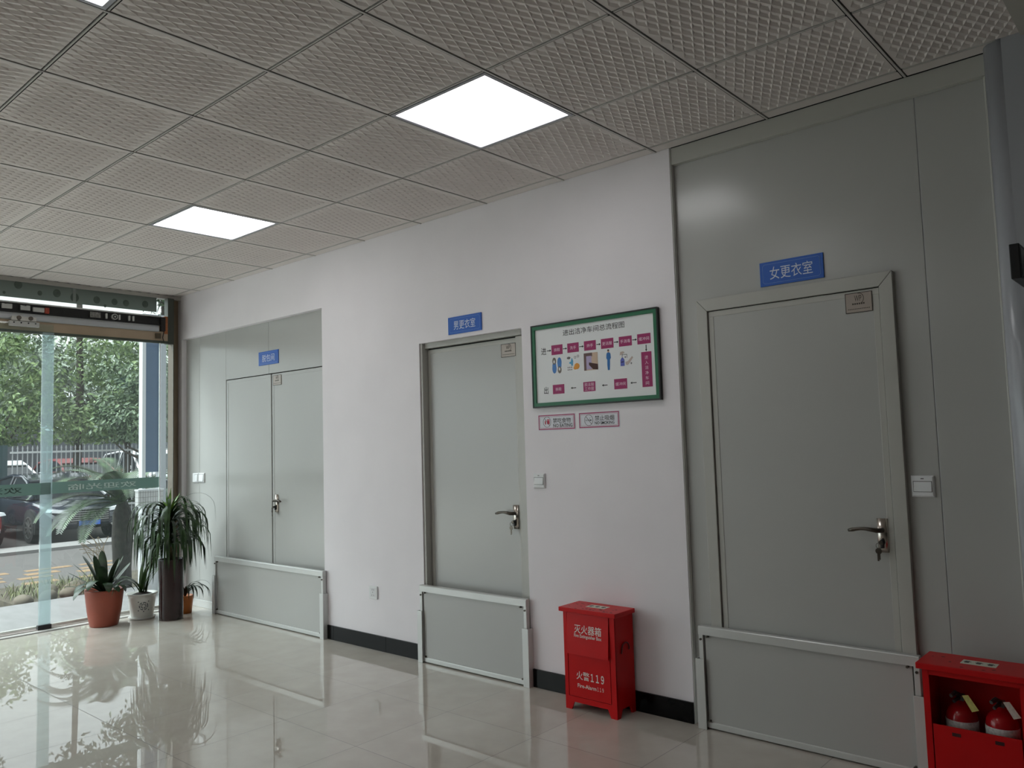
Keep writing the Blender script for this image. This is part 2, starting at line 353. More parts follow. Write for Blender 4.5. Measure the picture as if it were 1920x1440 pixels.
tag(obj('wall_front', bx(XG, XR, YF - 0.12, YF, 0, H + 0.05), hall_paint), 'unseen grey rear wall of the hall behind the viewer, darkened to cut bounce light', 'wall', kind='structure')
# black skirting
def skirting(x0, x1, joints, label):
    b = B(); e = [x0] + joints + [x1]
    for a, c in zip(e, e[1:]): box(b, a + 0.0008, c - 0.0008, -0.012, 0, 0, 0.1)
    o = tag(obj('baseboard_back', b, black_tile, bevel=0.001), label, 'skirting', kind='structure')
    return o
skirting(R1[1], R2[0], [-2.816, -2.228], 'black tile skirting between the double door and the middle door')
skirting(R2[1], XE, [-0.36], 'black tile skirting behind the closed fire box')

# ------------------------------------------------------------------ doors
def plaque(parent, x0, x1, z0, z1, y):
    p = obj('name_plate', bx(x0, x1, y - 0.002, y, z0, z1), steel_plate, parent, bevel=0.0, label='small brushed steel maker plate')
    f = frame(B(), x0, x1, z0, z1, 0.0028, y - 0.0026, y - 0.0018)
    wv, hv = x1 - x0, z1 - z0; cx = (x0 + x1) / 2
    lettering('x', 'WP', cx - wv * 0.15, cx + wv * 0.11, z0 + hv * 0.56, z0 + hv * 0.86, y - 0.0027, ink, None, 0.0, join=f)
    n = 14
    arc = [(cx + wv * 0.02 + wv * 0.17 * math.cos(t), z0 + hv * 0.70 + hv * 0.26 * math.sin(t)) for t in [-1.2 + 3.0 * k / n for k in range(n + 1)]]
    for q, r in zip(arc, arc[1:]): bar(f, q, r, 0.0022, y - 0.0026, y - 0.0018)
    for k in range(6):
        xx = cx - wv * 0.24 + k * wv * 0.08; box(f, xx, xx + wv * 0.055, y - 0.0026, y - 0.0018, z0 + hv * 0.4, z0 + hv * 0.48)
    for k in range(13):
        xx = x0 + wv * 0.09 + k * wv * 0.064; box(f, xx, xx + wv * 0.045, y - 0.0026, y - 0.0018, z0 + hv * 0.17, z0 + hv * 0.205)
    obj('plate_marking', f, M('etched_dark', (58, 50, 44), 0.5), p)
def door_handle(door, x, y, z, d):
    """curved back plate, lever reaching to side d, lock barrel; x,z = plate centre, y = door face"""
    b = B(); prism(b, [(x + 0.0225 * math.sin(t), y - 0.012 * math.cos(t)) for t in [-PI / 2 + PI * k / 10 for k in range(11)]], 2, z - 0.07, z + 0.07)
    h = obj('door_handle', b, chrome, door, label='satin steel handle plate')
    for p in h.data.polygons: p.use_smooth = abs(p.normal.z) < 0.5
    L = 0.105; pts = [(x, y - 0.01, z + 0.022), (x, y - 0.034, z + 0.022), (x + d * 0.012, y - 0.043, z + 0.0225)]
    pts += [(x + d * (0.02 + L * k / 6), y - 0.045, z + 0.0225 + 0.006 * math.sin(PI * k / 5)) for k in range(1, 7)]
    obj('lever', tube(B(), pts, [0.011, 0.010, 0.010, 0.0085, 0.0075, 0.007, 0.0075, 0.0085, 0.006], 10), dark_steel, h, smooth=True, label='darker curved lever')
    k = B(); disc(k, x, z - 0.028, 0.011, y - 0.022, y - 0.008, 16); box(k, x - 0.0065, x + 0.0065, y - 0.020, y - 0.008, z - 0.052, z - 0.028)
    obj('lock_barrel', k, slot_dark, h)
    return h
def keys(x, y, z, label, lean=-1):
    t = thing('keys', label, 'keys', (x, y, z), 'key bunches hanging in the door locks')
    b = B(); box(b, x - 0.0012, x + 0.0012, y - 0.034, y - 0.018, z - 0.006, z + 0.006); disc(b, x, z, 0.009, y - 0.036, y - 0.033, 12)
    obj('key_in_lock', b, dark_steel, t)
    n = 14; obj('key_ring', tube(B(), [(x + lean * 0.008 + 0.011 * math.sin(2 * PI * k / n), y - 0.037, z - 0.012 + 0.011 * math.cos(2 * PI * k / n)) for k in range(n + 1)], 0.0012, 6), dark_steel, t, smooth=True)
    for s, e in ((0, -0.002), (1, 0.003)):
        b = B(); xx = x + lean * (0.012 - s * 0.006); disc(b, xx, z - 0.034, 0.0105, y - 0.038 - s * 0.003, y - 0.036 - s * 0.003, 14, 0.012); box(b, xx - 0.0035, xx + 0.0035, y - 0.038 - s * 0.003, y - 0.036 - s * 0.003, z - 0.075 + s * 0.006, z - 0.044)
        obj('hanging_key', b, dark_steel, t)
def leaf(door, x0, x1, z0, z1, y, label=None, bead=0.026, edge=None):
    """flat steel leaf with a slim frame round its edge"""
    b = bx(x0 + bead, x1 - bead, y + 0.002, y + 0.035, z0 + bead, z1 - bead)
    o = obj('door_leaf', b, panel_grey, door, label=label)
    obj('leaf_edge', frame(B(), x0, x1, z0, z1, bead, y, y + 0.036), edge or frame_grey, o, bevel=0.0015)
    return o
# double door on the left
d1 = thing('door_1', 'grey steel double door under the small blue sign, left end of the wall', 'door', (-3.7, RY, 0), kind='structure')
leaf(d1, -4.415, -3.705, 0.01, 2.001, RY, edge=panel_grey); leaf(d1, -3.689, -2.96, 0.01, 2.001, RY, edge=panel_grey)
obj('door_gap', bx(-4.424, -2.9, RY + 0.012, RY + 0.045, 0, 2.008), gap_black, d1)
plaque(d1, -3.672, -3.552, 1.906, 1.988, RY); door_handle(d1, -3.63, RY, 0.955, 1)
keys(-3.63, RY, 0.927, 'keys hanging in the lock of the grey double door')
# middle door
D2 = 0.055
d2 = thing('door_2', 'grey steel single door under the middle blue sign, set into the white wall', 'door', (-1.4, D2, 0), kind='structure')
fb = B(); box(fb, R2[0], -1.826, 0.008, D2 + 0.04, 0, R2[2]); box(fb, -1.826, -0.985, 0.03, D2 + 0.04, 2.018, R2[2]); box(fb, -1.026, R2[1], 0.03, D2 + 0.04, 0, 2.012)
obj('door_frame', fb, frame_grey, d2, bevel=0.002)
leaf(d2, -1.822, -1.03, 0.01, 2.010, D2); obj('door_gap', bx(-1.826, -1.026, D2 + 0.01, D2 + 0.04, 0, 2.018), gap_black, d2)
plaque(d2, -1.163, -1.046, 1.899, 1.979, D2); door_handle(d2, -1.082, D2, 0.942, -1)
keys(-1.082, D2, 0.914, 'keys hanging in the lock of the middle door')
# right door
D3 = 0.014
d3 = thing('door_3', 'grey steel single door under the large blue sign, in the grey panel wall', 'door', (0.64, D3, 0), kind='structure')
fb = B()
for poly in ([(0.187, 0), (0.187, 2.052), (0.242, 1.992), (0.242, 0)], [(1.096, 0), (1.096, 2.052), (1.041, 1.992), (1.041, 0)], [(0.187, 2.052), (1.096, 2.052), (1.041, 1.992), (0.242, 1.992)]):
    c = Vector((sum(p[0] for p in poly) / 4, sum(p[1] for p in poly) / 4)); prism(fb, [tuple(c + (Vector(p) - c) * 0.9985) for p in poly], 1, 0.004, PY)
obj('door_frame', fb, frame_grey, d3, bevel=0.002)
leaf(d3, 0.2455, 1.0375, 0.01, 1.9885, D3); obj('door_gap', bx(0.242, 1.041, D3 + 0.006, PY - 0.001, 0, 1.992), gap_black, d3)
plaque(d3, 0.898, 1.010, 1.893, 1.98, D3); door_handle(d3, 0.992, D3, 0.948, -1)
keys(0.992, D3, 0.920, 'keys hanging in the lock of the right door')

# ------------------------------------------------------------------ barrier boards across the doors
def barrier(x0, x1, yb, zt, label, left_back):
    cx = (x0 + x1) / 2
    t = thing('door_barrier', label, 'barrier board', (cx, yb - 0.02, 0), 'removable barrier boards across the foot of the doors')
    y0, y1 = yb - 0.03, yb - 0.004; e = 0.022
    obj('panel', bx(x0 + 0.03, x1 - 0.03, y0 + 0.006, y1 - 0.004, 0.03, zt - 0.03), panel_grey, t)
    tr = B(); prism(tr, [(y0 - 0.006, zt - 0.04), (y0 - 0.006, zt - 0.004), (y0 - 0.002, zt), (y1, zt), (y1, zt - 0.04)], 0, x0, x1); obj('top_rail', tr, rail_grey, t)
    obj('bottom_rail', bx(x0 + 0.02, x1 - 0.02, y0, y1, 0.006, 0.034), rail_grey, t, bevel=0.003)
    for a, b_ in ((x0, x0 + e), (x1 - e, x1)): obj('side_rail', bx(a, b_, y0 - 0.003, y1, 0.006, zt - 0.04), rail_grey, t, bevel=0.0015)
    for px, pz in ((x0 + 0.045, zt - 0.046), (x0 + 0.011, zt - 0.062), (x1 - 0.045, zt - 0.046), (x1 - 0.011, zt - 0.062), (x0 + 0.04, 0.04), (x1 - 0.04, 0.04)): obj('screw', disc(B(), px, pz, 0.0055, y0 - 0.009, y0 + 0.008, 10), dark_steel, t)
    return t
def channel(x0, x1, y0, y1, zt, label):
    c = B(); lip = 0.005; inner = x1 if label.startswith('left') else x0
    box(c, x0, x1, y0, y0 + lip, 0, zt)
    if label.startswith('left'): box(c, x0, x0 + lip, y0 + lip, y1, 0, zt)
    else: box(c, x1 - lip, x1, y0 + lip, y1, 0, zt)
    tag(obj('guide_channel', c, rail_grey, bevel=0.001), label, 'guide channel', 'guide channels beside the barrier boards')
barrier(-4.487, -2.905, -0.002, 0.487, 'low barrier board in front of the grey double door', True)
channel(-4.505, -4.462, -0.046, RY - 0.001, 0.325, 'left upright guide channel of the double door barrier')
channel(-2.935, -2.89, -0.046, 0.0, 0.325, 'right upright guide channel of the double door barrier')
barrier(-1.852, -0.949, -0.002, 0.487, 'low barrier board in front of the middle door', True)
channel(-1.868, -1.825, -0.046, 0.0, 0.325, 'left upright guide channel of the middle door barrier')
channel(-0.977, -0.932, -0.046, 0.0, 0.325, 'right upright guide channel of the middle door barrier')
barrier(0.135, 1.112, 0.003, 0.478, 'low barrier board in front of the right door beside the open fire box', True)
channel(0.118, 0.163, -0.042, 0.03, 0.325, 'left upright guide channel of the right door barrier')
channel(1.085, 1.13, -0.042, 0.03, 0.325, 'right upright guide channel next to the open fire box')

# ------------------------------------------------------------------ signs
def door_sign(x0, x1, z0, z1, y, body, label, lw):
    t = thing('door_sign', label, 'sign', ((x0 + x1) / 2, y, z0), 'blue room name signs above the doors')
    obj('sign_panel', bx(x0, x1, y - 0.006, y, z0, z1), sign_blue, t, bevel=0.001)
    cx = (x0 + x1) / 2
    lettering('lettering', body, cx - lw / 2, cx + lw / 2, z0 + 0.027, z1 - 0.026, y - 0.0066, sign_white, t, 0.0)
    b = B(); a, c, lo, hi, k = x0 + 0.014, x1 - 0.014, z0 + 0.012, z1 - 0.012, 0.008
    P = [(a + k, lo), (c - k, lo), (c, lo + k), (c, hi - k), (c - k, hi), (a + k, hi), (a, hi - k), (a, lo + k)]
    for q, r in zip(P, P[1:] + P[:1]): bar(b, q, r, 0.0012, y - 0.0066, y - 0.0058)
    obj('border_line', b, M('sign_pale_line', (120, 160, 215), 0.5), t)
door_sign(-3.881, -3.586, 2.083, 2.196, RY, '脱包间', 'small blue sign of three white characters above the double door', 0.185)
door_sign(-1.56, -1.267, 2.077, 2.187, 0.0, '男更衣室', 'blue sign of four white characters above the middle door', 0.19)
door_sign(0.514, 0.81, 2.071, 2.184, PY, '女更衣室', 'blue sign of four white characters above the right door', 0.2)
# flow chart board
bd = thing('flow_chart_board', 'green framed white flow chart board on the wall right of the middle door', 'notice board', (-0.442, 0, 1.575))
obj('board_panel', bx(-0.855, -0.028, -0.012, 0, 1.582, 2.04), board_white, bd)
obj('board_frame', frame(B(), -0.856, -0.027, 1.581, 2.041, 0.02, -0.02, -0.006), green_frame, bd, bevel=0.001)
obj('frame_edge', frame(B(), -0.863, -0.02, 1.574, 2.048, 0.0075, -0.022, 0), black_edge, bd, label='black outer edge of the frame')
y = -0.0128
lettering('title', '进出洁净车间总流程图', -0.635, -0.226, 1.967, 2.001, y, ink, bd, 0.0)
lettering('side_caption', '进', -0.795, -0.758, 1.874, 1.914, y, ink, bd); lettering('side_caption', '出', -0.783, -0.752, 1.65, 1.691, y, ink, bd)
boxes = [(-0.72, -0.641, 1.867, 1.922, ['换鞋']), (-0.607, -0.528, 1.869, 1.921, ['洗手']), (-0.492, -0.413, 1.869, 1.921, ['烘手']), (-0.379, -0.299, 1.868, 1.921, ['更洁服']),
         (-0.264, -0.184, 1.868, 1.92, ['手消毒']), (-0.15, -0.07, 1.868, 1.921, ['缓冲间']), (-0.719, -0.638, 1.646, 1.698, ['换鞋']), (-0.506, -0.426, 1.646, 1.698, ['脱洁服', '工作服']), (-0.304, -0.223, 1.645, 1.699, ['缓冲间'])]
pk = M('pale_pink_letters', (240, 205, 225), 0.5)
for x0, x1, z0, z1, ls in boxes:
    bo = obj('step_box', bx(x0, x1, y, -0.0118, z0, z1), magenta, bd); b = B(); zc = (z0 + z1) / 2
    for k, s in enumerate(ls):
        hw = 0.0105 * len(s); hh = 0.0095; zz = zc if len(ls) == 1 else zc + (0.0115 if k == 0 else -0.0115)
        lettering('x', s, (x0 + x1) / 2 - hw, (x0 + x1) / 2 + hw, zz - hh, zz + hh, y - 0.0004, pk, None, 0.0, join=b)
    obj('step_lettering', b, pk, bo)
bo = obj('step_box', bx(-0.13, -0.069, y, -0.0118, 1.645, 1.826), magenta, bd); b = B()
for k, s in enumerate('进入洁净车间'): lettering('x', s, -0.1095, -0.0895, 1.797 - k * 0.0265 - 0.009, 1.797 - k * 0.0265 + 0.0095, y - 0.0004, pk, None, join=b)
obj('step_lettering', b, pk, bo)
b = B()
for p, q in (((-0.752, 1.8945), (-0.722, 1.8945)), ((-0.638, 1.895), (-0.609, 1.895)), ((-0.524, 1.895), (-0.494, 1.895)), ((-0.409, 1.895), (-0.381, 1.895)), ((-0.295, 1.895), (-0.266, 1.895)), ((-0.18, 1.895), (-0.152, 1.895)),
             ((-0.099, 1.862), (-0.099, 1.828)), ((-0.165, 1.672), (-0.203, 1.672)), ((-0.347, 1.672), (-0.383, 1.672)), ((-0.556, 1.672), (-0.592, 1.672))): obj('arrow', arrow(B(), p, q, 0.0042, y - 0.0001, -0.0118), ink, bd)
# small pictures on the board
def blob(bm, x, z, rx, rz, n=18, dy=0.0): return disc(bm, x, z, rx, y - dy, -0.0118, n, rz)
sb = M('slipper_blue', (78, 132, 200), 0.6); sg = M('slipper_grey', (120, 112, 104), 0.6)
for cx, flip in ((-0.703, 1), (-0.666, -1)):
    b = B(); blob(b, cx, 1.806 - flip * 0.016, 0.015, 0.028); blob(b, cx, 1.806 - flip * 0.002, 0.0135, 0.024, dy=0.00015); p = obj('slipper_picture', b, sb, bd)
    b = B(); blob(b, cx, 1.806 + flip * 0.026, 0.013, 0.02, dy=0.0003); obj('insole', b, sg, p); b = B(); blob(b, cx, 1.806 + flip * 0.022, 0.005, 0.009, dy=0.0006); obj('toe_opening', b, board_white, p)
b = B(); blob(b, -0.545, 1.79, 0.018, 0.017); blob(b, -0.556, 1.782, 0.012, 0.01, dy=0.00015); p = obj('hand_washing_picture', b, M('print_orange', (232, 158, 60), 0.6), bd)
b = B(); prism(b, [(-0.585, 1.822), (-0.578, 1.84), (-0.57, 1.82), (-0.573, 1.795), (-0.583, 1.795)], 1, y - 0.0003, -0.0118); blob(b, -0.588, 1.812, 0.009, 0.006, dy=0.00045); obj('water_drop', b, M('print_cyan', (90, 170, 214), 0.6), p)
gp_ = M('print_grey', (112, 108, 108), 0.6)
b = B(); blob(b, -0.6, 1.84, 0.012, 0.007, dy=0.0003); obj('foam_print', b, gp_, p)
for q_ in ((-0.556, 1.84), (-0.536, 1.845)): obj('germ_print', ring(B(), q_[0], q_[1], 0.007, 0.002, y - 0.0003, -0.0118), gp_, p)
for k in range(6): obj('bubble_print', blob(B(), -0.606 + 0.012 * (k % 3), 1.787 - 0.013 * (k // 3), 0.003, 0.0035, dy=0.0003), gp_, p)
b = B(); box(b, -0.496, -0.404, y, -0.0118, 1.76, 1.855); p = obj('hand_dryer_picture', b, M('print_beige', (206, 180, 158), 0.6), bd)
b = B(); box(b, -0.496, -0.48, y - 0.0003, y, 1.76, 1.855); box(b, -0.48, -0.44, y - 0.0003, y, 1.835, 1.855); obj('dark_wall_print', b, M('print_brown', (112, 88, 84), 0.6), p)
b = B(); box(b, -0.48, -0.445, y - 0.0004, y, 1.765, 1.838); obj('dryer_print', b, M('print_lilac', (184, 170, 204), 0.6), p)
b = B(); prism(b, [(-0.462, 1.803), (-0.404, 1.79), (-0.404, 1.76), (-0.436, 1.764), (-0.463, 1.79)], 1, y - 0.0006, y); obj('dark_hand_print', b, M('print_dark_brown', (70, 34, 24), 0.6), p)
b = B(); prism(b, [(-0.346, 1.838), (-0.341, 1.845), (-0.327, 1.845), (-0.321, 1.838), (-0.319, 1.815), (-0.325, 1.806), (-0.326, 1.78), (-0.328, 1.751), (-0.341, 1.751), (-0.343, 1.78), (-0.342, 1.806), (-0.348, 1.815)], 1, y, -0.0118); p = obj('protective_suit_picture', b, M('print_suit_blue', (38, 110, 178), 0.6), bd)
b = B(); blob(b, -0.334, 1.852, 0.0055, 0.008, dy=0.0002); obj('head_print', b, M('print_skin', (190, 150, 128), 0.6), p)
b = B(); blob(b, -0.334, 1.857, 0.0058, 0.0045, dy=0.0004); obj('hair_print', b, ink, p)
b = B(); prism(b, [(-0.259, 1.765), (-0.259, 1.797), (-0.25, 1.809), (-0.243, 1.809), (-0.234, 1.797), (-0.234, 1.765)], 1, y, -0.0118); p = obj('hand_disinfection_picture', b, M('print_bottle_blue', (92, 102, 190), 0.6), bd)
b = B(); bar(b, (-0.2465, 1.808), (-0.2465, 1.826), 0.002, y - 0.0002, -0.0118); bar(b, (-0.2465, 1.824), (-0.218, 1.824), 0.002, y - 0.0002, -0.0118); bar(b, (-0.218, 1.825), (-0.218, 1.806), 0.0015, y - 0.0002, -0.0118); bar(b, (-0.255, 1.785), (-0.238, 1.787), 0.004, y - 0.0003, -0.0118)
for c in ((-0.228, 1.81), (-0.192, 1.775)): obj('sparkle_print', bar(bar(B(), (c[0] - 0.005, c[1]), (c[0] + 0.005, c[1]), 0.002, y - 0.0002, -0.0118), (c[0], c[1] - 0.005), (c[0], c[1] + 0.005), 0.002, y - 0.0002, -0.0118), ink, p)
obj('pump_print', b, ink, p)
b = B(); prism(b, [(-0.186, 1.812), (-0.18, 1.804), (-0.204, 1.778), (-0.214, 1.768), (-0.226, 1.77), (-0.228, 1.784), (-0.212, 1.788)], 1, y - 0.0001, -0.0118); prism(b, [(-0.262, 1.822), (-0.258, 1.84), (-0.24, 1.842), (-0.232, 1.836), (-0.246, 1.826)], 1, y - 0.0001, -0.0118); obj('hands_print', b, M('print_pale_skin', (196, 178, 170), 0.6), p)
# small prohibition stickers
def small_sign(x0, x1, z0, z1, cn, en, cnb, enb, circ, label, food):
    t = thing('notice_sticker', label, 'notice', ((x0 + x1) / 2, 0, z0), 'small prohibition stickers under the flow chart')
    obj('sticker_sheet', bx(x0 - 0.003, x1 + 0.004, -0.0012, 0, z0 - 0.006, z1 + 0.003), M('sticker_white', (222, 222, 230), 0.4), t)
    b = frame(B(), x0, x1, z0, z1, 0.0055, -0.0018, -0.0011); frame(b, x0 + 0.0095, x1 - 0.0095, z0 + 0.0095, z1 - 0.0095, 0.0013, -0.0018, -0.0011); obj('border', b, M('sticker_crimson', (166, 32, 92), 0.5), t)
    yy = -0.002
    lettering('characters', cn, *cnb, yy, ink, t, 0.0); lettering('latin_lettering', en, *enb, yy, ink, t, 0.012)
    b = B(); cx, cz, r = circ
    if food:
        box(b, cx + 0.0, cx + 0.018, yy, -0.0011, cz - 0.012, cz + 0.008); box(b, cx - 0.001, cx + 0.019, yy, -0.0011, cz + 0.01, cz + 0.015); disc(b, cx - 0.012, cz - 0.003, 0.004, yy, -0.0011, 12, 0.012)
        obj('food_symbol', b, M('sticker_red', (190, 40, 70), 0.5), t)
    else:
        frame(b, cx - 0.019, cx + 0.004, cz - 0.003, cz + 0.003, 0.0012, yy, -0.0011); box(b, cx + 0.008, cx + 0.018, yy, -0.0011, cz - 0.003, cz + 0.003); bar(b, (cx + 0.006, cz + 0.008), (cx + 0.012, cz + 0.016), 0.0012, yy, -0.0011)
        obj('cigarette_symbol', b, ink, t)
    b = ring(B(), cx, cz, r, 0.0016, yy - 0.0003, -0.0011, sx=0.93); bar(b, (cx - r * 0.62, cz + r * 0.72), (cx + r * 0.62, cz - r * 0.72), 0.0018, yy - 0.0003, -0.0011); obj('prohibition_ring', b, M('ring_dark', (60, 24, 40), 0.5), t)
small_sign(-0.84, -0.581, 1.448, 1.531, '禁吃食物', 'NO EATING', (-0.735, -0.61, 1.483, 1.512), (-0.734, -0.598, 1.460, 1.479), (-0.778, 1.4915, 0.03), 'no eating sticker with crimson border, left one under the flow chart', True)
small_sign(-0.551, -0.289, 1.449, 1.531, '禁止吸烟', 'NO SMOKING', (-0.445, -0.32, 1.485, 1.513), (-0.446, -0.32, 1.465, 1.481), (-0.487, 1.49, 0.03), 'no smoking sticker with crimson border, right one under the flow chart', False)
# unlit exit sign standing out from the column
es = thing('exit_sign', 'black exit sign box projecting from the column at the right edge', 'exit sign', (1.6, -0.085, 1.85))
sb_ = B(); box(sb_, 1.592, 1.622, -0.45, -0.087, 1.872, 1.99); obj('sign_case', sb_, M('black_plastic', (20, 20, 22), 0.45), es, bevel=0.003)
obj('sign_face', bx(1.6205, 1.6232, -0.435, -0.1, 1.884, 1.978), M('dark_sign_face', (34, 35, 38), 0.3), es)
lettering('exit_lettering', '出口', 0, 0.18, 0, 0.062, 0, M('unlit_sign_letters', (72, 74, 80), 0.5), es, 0.0, mapping=lambda a, b_: Vector((1.6238, -0.405 + a, 1.9 + b_)))
obj('bracket', bx(1.597, 1.617, -0.087, -0.0845, 1.9, 1.96), slot_dark, es)

# ------------------------------------------------------------------ switches and socket
def switch(x0, x1, z0, z1, y, label, tilt=1, rx=(0.12, 0.88), rz=(0.27, 0.72)):
    t = thing('light_switch', label, 'switch', ((x0 + x1) / 2, y, (z0 + z1) / 2), 'white wall switches')
    wv, hv = x1 - x0, z1 - z0
    b = B(); k = 0.006
    v0 = [(x0, z0), (x1, z0), (x1, z1), (x0, z1)]; v1 = [(x0 + k, z0 + k), (x1 - k, z0 + k), (x1 - k, z1 - k), (x0 + k, z1 - k)]
    A = [b.verts.new((p[0], y, p[1])) for p in v0]; A2 = [b.verts.new((p[0], y - 0.005, p[1])) for p in v0]; A3 = [b.verts.new((p[0], y - 0.012, p[1])) for p in v1]
    for L0, L1 in ((A, A2), (A2, A3)):
        for i in range(4): b.faces.new((L0[i], L0[(i + 1) % 4], L1[(i + 1) % 4], L1[i]))
    b.faces.new(A3); b.faces.new(A)
    obj('cover_plate', b, white_plastic, t, bevel=0.0015)
    a, c, lo, hi = x0 + wv * rx[0], x0 + wv * rx[1], z0 + hv * rz[0], z0 + hv * rz[1]
    obj('rocker_gap', frame(B(), a - 0.002, c + 0.002, lo - 0.002, hi + 0.002, 0.0022, y - 0.0126, y - 0.0115), M('switch_gap', (70, 70, 70), 0.6), t)
    r = B(); e = 0.0035
    P = [(a, lo, 0.0125 + (e if tilt > 0 else 0)), (c, lo, 0.0125 + (e if tilt > 0 else 0)), (c, hi, 0.0125 + (0 if tilt > 0 else e)), (a, hi, 0.0125 + (0 if tilt > 0 else e))]
    f = [r.verts.new((p[0], y - p[2], p[1])) for p in P]; bk_ = [r.verts.new((p[0], y - 0.011, p[1])) for p in P]
    r.faces.new(f)
    for i in range(4): r.faces.new((f[i], f[(i + 1) % 4], bk_[(i + 1) % 4], bk_[i]))
    obj('rocker', r, white_plastic, t)
    mk = B(); cx = (x0 + x1) / 2; zz = z1 - 0.0125
    box(mk, cx - 0.006, cx + 0.006, y - 0.0124, y - 0.0118, zz - 0.0015, zz + 0.0015)
    obj('mark', mk, slot_dark, t)
switch(-0.888, -0.803, 1.117, 1.202, 0.0, 'white switch on the wall between the middle door and flow chart', 1)
switch(1.112, 1.2, 1.108, 1.196, PY, 'white switch on the grey panel right of the right door', 1)
switch(-5.013, -4.908, 1.107, 1.193, RY, 'left one of the pair of white switches beside the glass front', 1, (0.5, 0.9), (0.14, 0.86))
switch(-4.9, -4.797, 1.109, 1.195, RY, 'right one of the pair of white switches nearer the double door', 1, (0.14, 0.86), (0.14, 0.86))
so = thing('wall_socket', 'white power socket low on the wall left of the middle door', 'socket', (-2.358, 0, 0.384))
obj('cover_plate', bx(-2.401, -2.315, -0.011, 0, 0.341, 0.427), white_plastic, so, bevel=0.003)
obj('socket_insert', bx(-2.388, -2.328, -0.0125, -0.01, 0.353, 0.416), M('socket_face', (222, 222, 224), 0.4), so, bevel=0.0008)
b = B()
for dx in (-0.007, 0.009): box(b, -2.358 + dx, -2.355 + dx, -0.0129, -0.0122, 0.398, 0.408)
box(b, -2.3595, -2.3565, -0.0129, -0.0122, 0.382, 0.390); bar(b, (-2.370, 0.362), (-2.366, 0.370), 0.0025, -0.0129, -0.0122); bar(b, (-2.346, 0.362), (-2.350, 0.370), 0.0025, -0.0129, -0.0122)
obj('pin_holes', b, slot_dark, so)

